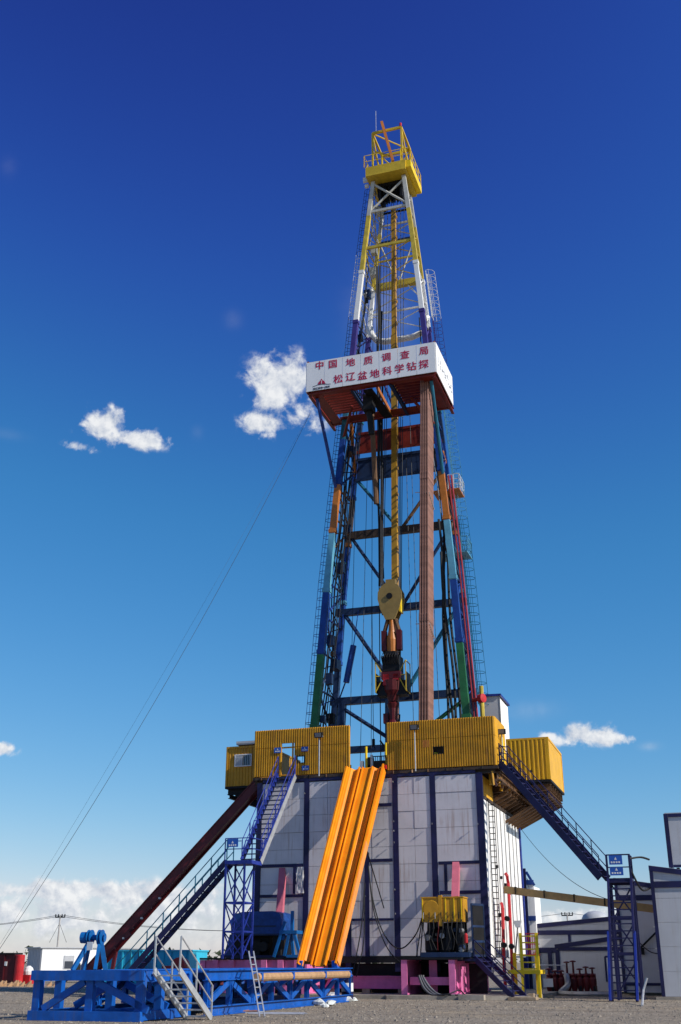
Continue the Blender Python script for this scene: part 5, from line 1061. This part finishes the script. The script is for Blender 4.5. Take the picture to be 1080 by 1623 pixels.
# yellow cable tray to the right hand shed
ta, tb_ = R(800, 1410, u=.75), R(1040, 1441, w=.4)
tr = thing('cable_tray', 'long orange-yellow cable tray reaching from the white wall to the shed', 'cable tray', L3(ta, tb_, .5))
mb = MB(); mb.beam(ta - Vector((0, 0, .17)), tb_ - Vector((0, 0, .17)), .34, .04); mb.build('tray_bed', 'mast_orange', tr)
for k in (-1, 1): mb = MB(); o_ = Vector((0, k * .2, 0)); mb.beam(ta + o_, tb_ + o_, .04, .36); mb.build('tray_side', 'tray_tan', tr)
for i in range(5): c = L3(ta, tb_, .08 + i * .2); mb = MB(); mb.beam(c + Vector((0, -.24, -.16)), c + Vector((0, -.24, .2)), .06, .04); mb.beam(c + Vector((0, -.22, .19)), c + Vector((0, .22, .19)), .06, .04); mb.build('clamp', 'dark', tr)
for k in range(2): mb = MB(); mb.poly([L3(ta, tb_, i / 12) + Vector((0, -.08 + k * .12, .02 + .03 * math.sin(i * 1.7 + k))) for i in range(13)], .045, 5); mb.build('cable', 'black_rubber', tr)

# ================================================================== RIGHT HAND STAIRS
rs_ = thing('side_stairway', 'navy side stairway with a long diagonal flight down to a tall ladder tower', 'stairway', (7.3, -4, 0))
RT, RB = Vector((1.3, .65, 11.6)), Vector(R(958, 1392, w=-1.3)); wv = Vector(((RB - RT).y, -(RB - RT).x, 0)).normalized() * .42
flight(rs_, RT + wv * 0, RB, wv, 20, 'navy', 'navy', 'navy', (1, 1), .36, 1.05, 1, .22)
mb = MB(); railing(mb, [(1.15, .25, 11.42), (1.15, .95, 11.42)], 1.1, .5, .03, 2); railing(mb, [(1.17, .22, 11.42), (1.6, .22, 11.3)], 1.1, .22, .025, 2); mb.box((1.11, .2, 11.34), (1.5, 1.0, 11.41)); mb.build('head_landing', 'navy', rs_)
TZ = RB.z - .05; tu0 = R(966, 1400, w=-1.6).x; tu1 = R(1002, 1400, w=-1.6).x; tw0, tw1 = -2.0, -.8
mb = MB(); mb.box((tu0 - .1, tw0, TZ - .14), (tu1 + .05, tw1, TZ)); mb.build('landing', 'navy', rs_)
mb = MB()
for (u, w) in ((tu0, tw0), (tu1, tw0), (tu1, tw1)): mb.beam((u, w, TZ), (u, w, TZ + 1.1), .1, .1)
mb.beam((tu0, tw0, TZ + 1.08), (tu1, tw0, TZ + 1.08), .06, .06); mb.beam((tu0, tw0, TZ + .5), (tu1, tw0, TZ + .5), .05, .05); mb.beam((tu1, tw0, TZ + 1.08), (tu1, tw1, TZ + 1.08), .06, .06); mb.build('landing_rail', 'navy', rs_)
for z0_, z1_ in ((TZ + .62, TZ + 1.05), (TZ + .12, TZ + .5)):
    mb = MB(); mb.box((tu0 + .12, tw0 - .06, z0_), (tu0 + .75, tw0 - .04, z1_)); sg = mb.build('notice_plate', 'sign_blue', rs_)
    mb = MB()
    for q in range(4): mb.box((tu0 + .2 + q * .12, tw0 - .064, z0_ + .07), (tu0 + .28 + q * .12, tw0 - .061, z0_ + .15))
    mb.prism([(tu0 + .37, tw0 - .062, z0_ + .22), (tu0 + .5, tw0 - .062, z0_ + .22), (tu0 + .435, tw0 - .062, z0_ + .36)], (0, -.003, 0)); mb.build('notice_marking', 'white_paint', sg)
BW = -3.9; bz = 0.02
for u in (tu0, tu1): mb = MB(); mb.beam((u, tw0 - .04, TZ - .05), (u - .12, BW, bz), .1, .3, (0, 1, 0)); mb.build('stringer', 'navy', rs_)
for i in range(17): t = (i + .6) / 17; c = L3((tu0, tw0 - .04, TZ), (tu0 - .12, BW, bz), t); d = L3((tu1, tw0 - .04, TZ), (tu1 - .12, BW, bz), t); mb = MB(); mb.beam(c, d, .2, .05); mb.build('tread', 'navy', rs_)
for u in (tu0 - .08, tu1 + .05):
    mb = MB(); a = Vector((u - .05, tw0 - .95, TZ * .55)); b = Vector((u - .12, BW - .25, .05)); mb.beam(a, b, .1, .14); mb.build('handrail', 'stair_blue', rs_)
for (u, w) in ((tu0, tw0 + .05), (tu1, tw0 + .05), (tu0, tw1), (tu1, tw1)): mb = MB(); mb.beam((u, w, 0), (u, w, TZ - .14), .12, .12); mb.build('tower_leg', 'navy', rs_)
for k in range(3):
    za, zb = .4 + k * (TZ - .6) / 3, .4 + (k + 1) * (TZ - .6) / 3
    for s in (0, 1): mb = MB(); mb.beam((tu0 if s else tu1, tw1 + .02 * s, za), (tu1 if s else tu0, tw1 + .02 * s, zb), .07, .07); mb.build('tower_brace', 'navy', rs_)
    mb = MB(); mb.beam((tu0, tw1, zb), (tu1, tw1, zb), .1, .12); mb.build('tower_ring', 'navy', rs_)
hose([(tu1, tw0 + .2, TZ + .9), (tu1 + .5, -1.2, TZ + 1.0), (8.45, -.35, TZ + .95)], .05, 'black cable looped from the ladder tower across to the shed roof')
hose([(tu1, tw0 + .2, TZ + .4), (tu1 + .4, -1.2, TZ - .5), (8.4, -.2, TZ - .35)], .05, 'slack black cable drooping from the ladder tower to the shed wall')

# ================================================================== SHEDS AT THE RIGHT
def shed(label, u0, u1, w0, w1, zl, zr, base=.12, trims=(), cols=(), rows=1.1, cat='shed', left=True):
    t = thing('panel_shed', label, cat, ((u0 + u1) / 2, w0, base))
    z = base; zmin = min(zl, zr)
    while z < zmin - .05:
        z2 = min(z + rows, zmin); mb = MB(); mb.box((u0 + .1, w0, z + .006), (u1, w0 + .06, z2 - .006)); mb.build('front_panel', 'siding', t); z = z2
    mb = MB(); mb.prism([(u0 + .1, w0, zmin + .006), (u1, w0, zmin + .006), (u1, w0, max(zr, zmin + .012) - .05), (u0 + .1, w0, max(zl, zmin + .012) - .05)], (0, .06, 0)); mb.build('gable_panel', 'siding', t)
    if left: mb = MB(); mb.box((u0, w0 + .1, base), (u0 + .06, w1, zl - .06)); mb.build('left_wall', 'siding', t)
    mb = MB(); mb.prism([(u0 - .06, w0 - .08, zl - .24), (u1, w0 - .08, zr - .24), (u1, w0 - .08, zr), (u0 - .06, w0 - .08, zl)], (0, .1, 0)); mb.build('eave_trim', 'navy', t)
    mb = MB(); mb.hexa([(u0 - .05, w0 + .03, zl - .05), (u1, w0 + .03, zr - .05), (u1, w1, zr - .05), (u0 - .05, w1, zl - .05), (u0 - .05, w0 + .03, zl + .02), (u1, w0 + .03, zr + .02), (u1, w1, zr + .02), (u0 - .05, w1, zl + .02)]); mb.build('roof', 'house_grey', t)
    mb = MB(); mb.box((u0 - .05, w0 - .07, base), (u0 + .12, w0 + .08, zl - .25)); mb.build('corner_post', 'navy', t)
    for za, h in trims: mb = MB(); mb.box((u0 + .13, w0 - .06, za - h / 2), (u1, w0 - .003, za + h / 2)); mb.build('rail', 'navy', t)
    for ua, za, zb in cols: mb = MB(); mb.box((ua - .08, w0 - .055, za), (ua + .08, w0 - .004, zb)); mb.build('post', 'navy', t)
    return t
q = R(1030, 1372, w=-.5); s1 = shed('tall white shed with navy corner post and ribbed panels at the tray end', q.x, q.x + 8, -.5, 13, q.z, q.z - 1.2, .14, ((R(1050, 1402, w=-.5).z, .3),))
for o in list(s1.children):
    if o.name.startswith('front_panel') or o.name.startswith('gable'): pass
mb = MB(); zz = .16
mb.box((q.x - .3, -.9, -.02), (q.x + 8, -.52, .13)); setting(mb.build('concrete_strip', 'concrete'))
q2 = R(1053, 1290, w=0); q3 = R(1062, 1371, w=0)
s2 = thing('roof_unit', 'white framed upper box standing on the tall shed roof', 'roof unit', (q2.x + 2, 1.5, q.z))
mb = MB(); mb.box((q3.x - .0, 0, q3.z), (q3.x + 4, .06, q2.z - .16)); mb.build('front_panel', 'siding', s2)
mb = MB(); mb.box((q2.x - .05, -.05, q3.z - .12), (q2.x + .16, .1, q2.z)); mb.box((q2.x + .17, -.05, q2.z - .17), (q2.x + 4.2, .05, q2.z)); mb.box((q2.x + .17, -.05, q3.z - .12), (q2.x + 4.2, .05, q3.z)); mb.build('frame', 'navy', s2)
mb = MB(); mb.box((q2.x, .12, q3.z - .1), (q2.x + .06, 4, q2.z)); mb.box((q2.x, .1, q2.z + .01), (q2.x + 4.2, 4, q2.z + .06)); mb.build('side_wall', 'siding', s2)
for x in (q2.x + .3, q2.x + 3.8): mb = MB(); mb.box((x, .2, q.z - 1.0), (x + .15, 3.8, q3.z - .12)); mb.build('bearer', 'dark', s2)
qa, qb = R(1003, 1394, w=7), R(1036, 1401, w=7)
shed('white panel shed half hidden behind the navy ladder tower', R(975, 1400, w=7).x, qb.x + 4, 7, 15, qa.z + .1, qa.z - .9, .14, ((R(1015, 1423, w=7).z, .28), (R(1015, 1560, w=7).z, .14)))
mb = MB(); a = R(1008, 1510, w=6.85); b = R(1040, 1478, w=6.85); mb.beam(a, b, .07, .1); mb.box((R(1015, 1512, w=6.8).x, 6.8, a.z - .1), (R(1022, 1512, w=6.8).x, 6.92, a.z + .25)); one(mb, 'wall_stay', 'dark', 'dark diagonal stay with a small box on the half hidden shed', 'stay', (a.x, 6.8, .2))
hose([R(1003, 1476, w=6.8), R(1015, 1495, w=6.7), R(1030, 1508, w=6.7), R(1044, 1512, w=6.7)], .03, 'thin cable drooping along the half hidden shed wall', 'cable')
la, lb_ = R(850, 1466, w=13), R(966, 1453, w=13)
shed('low white shed with navy bands behind the red manifold', la.x - .6, lb_.x + 2.5, 13, 22, la.z, lb_.z + .2, .14, ((R(900, 1478, w=13).z, .26), (R(900, 1506, w=13).z, .3)), ((R(903, 1490, w=13).x, R(903, 1506, w=13).z, R(903, 1478, w=13).z),))
pa_, pb_ = R(881, 1497, w=10), R(966, 1484, w=10)
pc = shed('white porch shed with a door frame in front of the low shed', pa_.x, pb_.x + 1.0, 10, 13, pa_.z, pb_.z + .1, .14, ((R(920, 1504, w=10).z, .2),), ((R(887, 1540, w=10).x, .15, pa_.z - .3),))
d0, d1 = R(959, 1516, w=9.95), R(968, 1556, w=9.95); mb = MB(); mb.box((d0.x - .05, 9.93, d1.z), (d0.x + .05, 9.99, d0.z)); mb.box((d0.x, 9.93, d0.z - .06), (d0.x + .9, 9.99, d0.z + .04)); mb.build('door_frame', 'navy', pc)
mb = MB(); mb.box((d0.x + .06, 9.96, d1.z), (d0.x + .88, 9.985, d0.z - .07)); mb.build('door', 'house_white', pc)
dp = thing('doorway_frame', 'navy posts framing the dark doorway of the low shed', 'door frame', (la.x, 12.9, .15))
for px in (854, 873): u = R(px, 1530, w=12.9).x; mb = MB(); mb.box((u - .12, 12.8, .15), (u + .12, 12.93, R(px, 1508, w=12.9).z)); mb.build('post', 'navy', dp)
# narrow tower block behind the substructure
tq = R(829, 1378, w=12.6); tr_ = R(846, 1402, w=12.6)
tw = thing('annex_tower', 'narrow white annex with slanting navy roof edge behind the substructure', 'annex', (tq.x, 12.6, .14))
mb = MB(); mb.prism([(tq.x + .2, 12.6, .15), (tr_.x, 12.6, .15), (tr_.x, 12.6, tr_.z - .12), (tq.x + .2, 12.6, tq.z - .5)], (0, .07, 0)); mb.build('front_panel', 'side_panel', tw)
mb = MB(); mb.box((tq.x - .3, 12.45, .15), (tq.x + .17, 12.7, tq.z + .05)); mb.build('corner_post', 'navy', tw)
mb = MB(); mb.beam((tq.x + .2, 12.58, tq.z - .15), (tr_.x + .05, 12.58, tr_.z - .05), .1, .15); mb.build('roof_edge', 'mast_blue', tw)
for py in (1398, 1455): z = R(838, py, w=12.5).z; mb = MB(); mb.box((tq.x + .18, 12.5, z - .16), (tr_.x + .02, 12.59, z + .12)); mb.build('rail', 'mast_blue', tw)
mb = MB(); mb.box((tr_.x - .06, 12.68, .15), (tr_.x, 15, tr_.z - .1)); mb.build('right_wall', 'side_panel', tw)
# dome roofed tank peeping over the low shed
q = R(944, 1460, w=24); mb = MB(); lathe(mb, (q.x, 24, 0), [(1.0, .01), (1.0, q.z - .1), (.95, q.z + .15), (.8, q.z + .42), (.45, q.z + .62), (.05, q.z + .68)], 20); one(mb, 'storage_tank', 'house_grey', 'grey dome topped tank peeping over the low shed roof', 'tank', (q.x, 24, 0), smooth=True)

# red choke manifold
mf = thing('choke_manifold', 'red valve manifold in shade-darkened colour on the shaded ground in front of the low sheds', 'manifold', (3.2, 7, .05))  # reds swapped for dark_red: the shade here is put into the colour
rr = random.Random(33); m0 = R(868, 1565, w=7); m1 = R(946, 1565, w=7)
for z in (.55, .95): mb = MB(); mb.tube((m0.x, 7, z), (m1.x, 7, z), .13, 8); mb.build('header', 'dark_red', mf)
for k in range(8):
    x = m0.x + .15 + (m1.x - m0.x - .3) * k / 7; h = [1.25, 1.15, 1.15, 1.6, 1.65, 1.25, 1.35, 1.3][k]; mb = MB()
    lathe(mb, (x, 6.8, 0), [(.1, .1), (.16, .3), (.2, .6), (.2, .8), (.12, .9), (.16, 1.0), (.06, 1.1), (.05, h), (.17, h + .02), (.17, h + .07), (.04, h + .1)], 10); mb.build('valve', 'dark_red', mf)
for k in range(4): mb = MB(); x = m0.x + .3 + k * .75; mb.box((x, 6.5, .02), (x + .12, 7.4, .45)); mb.build('stand', 'dark', mf)
mb = MB(); mb.box((m0.x - .1, 6.3, .4), (m0.x + .42, 6.35, .82)); mb.build('plate', 'white_paint', mf)
mb = MB(); mb.tube((m0.x - .6, 6.2, 1.5), (m0.x + 1.2, 6.2, 1.5), .03, 5); mb.tube((m0.x + 1.1, 6.2, 1.5), (m0.x + 1.1, 6.2, .02), .03, 5); mb.tube((m0.x - .5, 6.2, 1.5), (m0.x - .5, 6.2, .02), .03, 5); one(mb, 'guard_rail', 'galv', 'low galvanised guard rail before the red manifold', 'rail', (m0.x, 6.2, 0))
hose([(3.1, 6.5, 1.0), (3.2, 6.0, .5), (2.9, 5.4, .15), (3.4, 4.6, .1), (4.6, 4.2, .1), (5.8, 4.0, .12)], .16, 'thick pale hose curving from the red manifold along the ground', 'steel')
mb = MB(); mb.poly([R(1018, 1594, z=.02), R(1020, 1570, w=-6), R(1026, 1550, w=-6)], .05, 6); one(mb, 'ground_stake', 'galv', 'short pale crooked stake standing on the gravel near the shed', 'stake', R(1018, 1594, z=0))

# ================================================================== CABLES IN THE AIR
gy0 = R(492, 655, w=4.0); gy1 = R(0, 1492, w=-8); ext = gy1 + (gy1 - gy0) * .075
mb = MB(); mb.poly([p for p in catenary(gy0, ext, 1.6, 30)], .0125, 5); one(mb, 'guy_wire', 'cable', 'long dark guy wire running from the racking board down past the blue catwalk', 'guy wire', ext)
mb = MB(); mb.poly(catenary(ML(-1, 44.6), ext + Vector((-.4, .6, 0)), 1.0, 30), .005, 4); one(mb, 'thin_guy_wire', 'cable', 'very thin wire slanting from the upper mast down beside the main guy wire', 'guy wire', ext + Vector((-.4, .6, 0)))
mb = MB(); a = R(822, 1308, w=11.6); b = L3(ta, tb_, .72) + Vector((0, 0, .15)); mb.poly(catenary(a, b, .75, 16), .018, 4); one(mb, 'slack_cable', 'cable', 'thin slack cable drooping from the substructure towards the ladder tower', 'cable', a)

# ================================================================== LEFT BACKGROUND
rc = thing('red_tank', 'tall red tank with a lighter rounded end and dark lid', 'tank', R(18, 1558, w=20) * 1)
c = R(14, 1556, w=20); mb = MB(); mb.box((c.x - 2.2, 20, .12), (c.x + .3, 21.0, 2.2)); mb.build('body', 'dark_red', rc)
mb = MB(); lathe(mb, (c.x + .68, 20.2, 0), [(.36, .1), (.36, 2.15), (.3, 2.19)], 18); mb.build('rounded_end', 'red', rc, smooth=False)
mb = MB(); mb.box((c.x - 2.3, 19.9, 2.205), (c.x + .33, 21.05, 2.33)); mb.build('lid', 'dark', rc)
mb = MB(); mb.box((c.x - .5, 19.93, 1.4), (c.x - .3, 19.99, 1.7)); mb.build('label_plate', 'white_paint', rc)
mb = MB()
for k in range(3): mb.box((c.x - 1.5 + k * .9, 19.94, .3), (c.x - 1.4 + k * .9, 19.995, 2.2))
mb.build('rib', 'dark_red', rc)
c2 = R(44, 1545, w=21); sm = thing('red_pump', 'small red pump with a white cap beside the red tank', 'pump', (c2.x, 21, .1)); mb = MB(); mb.box((c2.x - .35, 20.7, .1), (c2.x + .4, 21.6, .75)); mb.build('base', 'red', sm); mb = MB(); lathe(mb, (c2.x, 21.1, 0), [(.35, .755), (.4, 1.0), (.3, 1.25), (.1, 1.4)], 12); mb.build('cap', 'white_paint', sm)
mb = MB()
for k in range(60): a_ = rr.uniform(0, 6.28); rad = abs(rr.gauss(0, 1.6)); mb.tube((c.x + 1.2 + rad * math.cos(a_) * 1.6, 17 + rad * math.sin(a_), 0), (c.x + 1.2 + rad * math.cos(a_) * 1.6 + .2, 17 + rad * math.sin(a_), .12 + rr.random() * .3), .25, 5, .05)
setting(mb.build('sand_mounds', 'tan_pipe'), 'stuff')
# white site house
hp = R(62, 1556, w=48); hs_ = thing('site_house', 'white portable site house with open door and corrugated end coloured grey for its shade', 'house', (hp.x, hp.y, 0), rot=math.radians(30))
HL, HD, HH = 12.0, 5.2, 3.0
mb = MB(); mb.box((.05, 0, .1), (HL, .08, HH)); mb.build('front_wall', 'house_white', hs_)
mb = MB(); mb.corr((0, HD), (0, .05), .1, HH, .55, .07); mb.build('end_wall', 'house_grey', hs_)  # end of the white house; its shade is put into the grey colour
mb = MB(); mb.box((.05, HD - .08, .1), (HL, HD, HH)); mb.box((HL - .08, .1, .1), (HL, HD - .1, HH)); mb.build('rear_walls', 'house_white', hs_)
mb = MB(); mb.box((-.2, -.15, HH + .005), (HL + .1, HD + .1, HH + .12)); mb.build('roof', 'house_grey', hs_)
wd = MB(); wd.box((2.4, -.06, 1.0), (3.5, -.005, 2.3)); wf = wd.build('window', 'house_grey', hs_); mb = MB(); mb.box((2.5, -.075, 1.05), (3.4, -.062, 1.75)); mb.build('pane', 'glass', wf)
for x in (3.8, 4.4): mb = MB(); mb.box((x, -.3, .8), (x + .35, -.01, 1.55)); mb.build('vent_unit', 'dark', hs_)
mb = MB(); mb.box((7.5, -.05, .1), (8.4, -.006, 2.45)); mb.build('doorway', 'dark', hs_); mb = MB(); mb.box((6.4, -.55, .1), (7.45, -.5, 2.45)); mb.build('door', 'house_white', hs_)
# further white house and dark truck-like sheds behind
hp2 = R(430, 1535, w=75); hb = thing('far_house', 'small far white house seen behind the catwalk', 'house', (hp2.x, hp2.y, 0), rot=math.radians(30)); mb = MB(); mb.box((0, 0, .1), (9, 4, 2.7)); mb.build('wall', 'house_white', hb); mb = MB(); mb.box((-.2, -.2, 2.71), (9.2, 4.2, 2.85)); mb.build('roof', 'house_grey', hb)
hp3 = R(505 - 5, 1530, w=95)
hp4 = R(140, 1560, w=34); hc = thing('far_trailer', 'long low dark trailer parked behind the blue catwalk', 'trailer', (hp4.x, hp4.y, 0)); mb = MB(); mb.box((hp4.x - 3, 33, .6), (hp4.x + 7, 35.2, .95)); mb.build('bed', 'dark', hc)
for k in range(4): mb = MB(); hcyl(mb, (hp4.x - 2 + k * 2.6, 33.2, .45), (0, 1, 0), [(.1, -.15), (.45, -.15), (.45, .15), (.1, .15)], 16); mb.build('wheel', 'black_rubber', hc)
# cyan tanks behind the stairs
for k, (pa, pb, w, lab) in enumerate([((165, 1508), (226, 1508), 14, 'cyan steel tank just behind the foot of the dark red slide'), ((244, 1508), (300, 1510), 14, 'cyan steel tank with a red motor behind the navy stair flight')]):
    a, b = R(*pa, w=w), R(*pb, w=w); t = thing('cyan_tank', lab, 'tank', (a.x, w, 0)); mb = MB(); mb.box((a.x, w, .2), (b.x, w + 3, a.z)); mb.build('body', 'cyan', t)
    mb = MB(); mb.box((a.x - .06, w - .06, a.z), (b.x + .06, w + 3.1, a.z + .1)); mb.build('lid_rim', 'cyan', t)
    for i in range(5): x = a.x + .2 + (b.x - a.x - .4) * i / 4; mb = MB(); mb.box((x - .05, w - .07, .2), (x + .05, w - .005, a.z - .02)); mb.build('stiffener', 'cyan', t)
    mb = MB(); mb.box((a.x + .1, w + .1, .01), (b.x - .1, w + 2.9, .195)); mb.build('skid', 'dark', t)
c = R(285, 1532, w=12); rm = thing('red_motor', 'round red motor standing before the cyan tank', 'motor', (c.x, 12, 0)); mb = MB(); hcyl(mb, (c.x, 12, c.z + .05), (0, 1, 0), [(.1, -.3), (.5, -.3), (.55, 0), (.5, .5), (.1, .5)], 18); mb.build('casing', 'red', rm); mb = MB(); mb.box((c.x - 1.2, 11.7, .02), (c.x + .5, 12.6, c.z - .35)); mb.box((c.x - 1.2, 11.8, c.z - .34), (c.x - .4, 12.5, c.z + .05)); mb.build('base', 'red', rm)
# power poles
def pole(base, h, label, arm=.85, yaw=0):
    t = thing('power_pole', label, 'power pole', base, 'wooden power poles on the skyline'); x, y, z = base
    mb = MB(); mb.tube((x, y, 0), (x, y, h), .17, 8, .11); mb.build('post', 'pole_wood', t)
    mb = MB(); mb.beam((x - arm, y, h - .35), (x + arm, y, h - .35), .14, .16); mb.build('crossarm', 'dark', t)
    for k in (-1, -.4, .4, 1): mb = MB(); mb.tube((x + k * arm * .95, y, h - .27), (x + k * arm * .95, y, h + .1), .09, 6); mb.build('insulator', 'dark', t)
    for s in (-1, 1): mb = MB(); mb.tube((x + s * .1, y, h - 1.4), (x + s * 1.5, y, h - 4.0), .03, 4); mb.build('stay', 'dark', t)
p1 = R(96, 1450, w=100); pole((p1.x, 100, 0), p1.z, 'power pole with crossarm rising behind the white site house')
p2 = R(899, 1447, w=120); pole((p2.x, 120, 0), p2.z, 'power pole seen above the low shed roof')
pl_ = R(-260, 1466, w=100); pr_ = R(620, 1455, w=150); pq_ = R(1160, 1446, w=140)
pole((pl_.x, 100, 0), pl_.z, 'power pole standing beyond the red tank'); pole((pr_.x, 150, 0), pr_.z, 'power pole hidden behind the substructure'); pole((pq_.x, 140, 0), pq_.z, 'power pole beyond the tall shed')
for k in range(2):
    for a, b in ((p1, pl_), (p1, pr_)):
        mb = MB(); o_ = Vector((-.75 + 1.5 * k, 0, -.1)); mb.poly(catenary(a + o_, b + o_, 2.2 if b is pr_ else 1.2, 20), .03, 4); one(mb, 'power_line', 'cable', 'dark power line strung from the pole behind the site house', 'power line', a, 'power lines strung across the sky')
for a, b in ((p2, pr_), (p2, pq_)):
    mb = MB(); mb.poly(catenary(a, b, .9, 14), .03, 4); one(mb, 'power_line', 'cable', 'dark power line strung from the pole above the low shed', 'power line', a, 'power lines over the low shed')
# far tree belt
mb = MB(); rt = random.Random(77)
for k in range(900):
    ang = rt.uniform(-.62, .62); D = rt.uniform(420, 620); x, y = math.sin(ang) * D, math.cos(ang) * D
    if rt.random() < .45 + .4 * math.sin(ang * 23): continue
    uu = (x - CX) * U.x + (y - CY) * U.y; ww = (x - CX) * W.x + (y - CY) * W.y; h = rt.uniform(2.5, 7.5)
    for j in range(7):
        c = Vector((uu + rt.gauss(0, 2.2), ww, rt.uniform(.2, 1) * h)); s = rt.uniform(.5, 1.5); mb.add([c + Vector((rt.uniform(-s, s), rt.uniform(-s, s), rt.uniform(-s, s))) for _ in range(4)], [(0, 1, 2), (0, 2, 3), (0, 3, 1), (1, 3, 2)])
setting(mb.build('far_tree_belt', 'leaf'), 'stuff')

# ================================================================== LITTER ON THE GROUND
bl = thing('marker_drum', 'small white and dark banded drum at the end of the blue catwalk', 'drum', (-4.6, -7.4, .02)); bq = R(551, 1583, w=-7.4)
mb = MB(); lathe(mb, (bq.x, -7.4, 0), [(.26, .02), (.27, .05), (.27, .42)], 16); mb.build('lower_band', 'navy', bl)
mb = MB(); lathe(mb, (bq.x, -7.4, 0), [(.272, .421), (.272, .78)], 16); mb.build('white_band', 'white_paint', bl)
mb = MB(); lathe(mb, (bq.x, -7.4, 0), [(.27, .781), (.27, 1.1), (.24, 1.13)], 16); mb.build('upper_band', 'navy', bl)
rb = random.Random(9)
def crumple(c, s, mt, name, label, cat, group=None):
    mb = MB(); n = 8; vs = []; fs = []
    for j, (rj, zj) in enumerate([(.5, 0), (1, .25), (.9, .7), (.4, 1)]): vs += [(c[0] + s * rj * math.cos(i * 6.283 / n) * rb.uniform(.6, 1.3), c[1] + s * rj * math.sin(i * 6.283 / n) * rb.uniform(.6, 1.3), c[2] + s * zj * rb.uniform(.6, 1.0)) for i in range(n)]
    for j in range(3): fs += [(j * n + i, j * n + (i + 1) % n, (j + 1) * n + (i + 1) % n, (j + 1) * n + i) for i in range(n)]
    fs += [tuple(range(n - 1, -1, -1)), tuple(range(3 * n, 4 * n))]; mb.add(vs, fs); return one(mb, name, mt, label, cat, c, group)
for px, py, s in ((507, 1594, .3), (524, 1594, .26), (515, 1597, .18)): crumple(R(px, py, z=.0), s, 'trash', 'crumpled_bag', 'crumpled pale bag lying at the foot of the blue catwalk', 'bag', 'crumpled bags by the catwalk')
for px, py, s in ((552, 1588, .24), (560, 1587, .2)): crumple(R(px, py, z=.0), s, 'trash', 'plastic_scrap', 'scrap of pale plastic beside the banded drum', 'scrap', 'plastic scraps by the drum')
crumple(R(528, 1584, z=.0), .34, 'canvas', 'grey_sack', 'grey sack standing against the catwalk end', 'sack')
c = R(377, 1602, z=0); mb = MB(); mb.hexa([(c.x - .5, c.y - .2, .02), (c.x + .55, c.y - .15, .02), (c.x + .5, c.y + .2, .02), (c.x - .5, c.y + .2, .02), (c.x - .5, c.y - .2, .12), (c.x + .55, c.y - .15, .16), (c.x + .5, c.y + .2, .16), (c.x - .5, c.y + .2, .12)]); one(mb, 'white_board', 'trash', 'flat white board lying on the gravel near the leaning ladder', 'board', c)
for k in range(5): c = R(440 + k * 3, 1607 + k % 3, z=0); mb = MB(); mb.tube((c.x - 1.2, c.y, .03), (c.x + .7, c.y + .3, .03), .02, 5); one(mb, 'thin_rod', 'galv', 'thin pale rod lying on the gravel near the foot of the ladder', 'rod', c, 'rods lying on the gravel')
c = R(356, 1605, z=0); mb = MB()
for k in range(9): mb.tube((c.x + rb.uniform(-.9, .6), c.y + rb.uniform(-.4, .4), .02), (c.x + rb.uniform(-.4, 1.2), c.y + rb.uniform(-.4, .4), .06), .04, 5)
one(mb, 'scrap_heap', 'rust_pipe', 'low heap of rusty scrap on the gravel by the catwalk', 'scrap heap', c)
for i, (px, py) in enumerate(((600, 1581), (690, 1583), (840, 1580))):
    c = R(px, py, z=0.02); mb = MB(); mb.box((c.x - 1.2, c.y - .15, .01), (c.x + 1.2, c.y + .1, .1)); one(mb, 'timber_plank', 'wood', ['weathered plank lying before the low pink ground beam', 'weathered plank lying before the open pink base', 'weathered plank lying near the yellow stand'][i], 'plank', c)
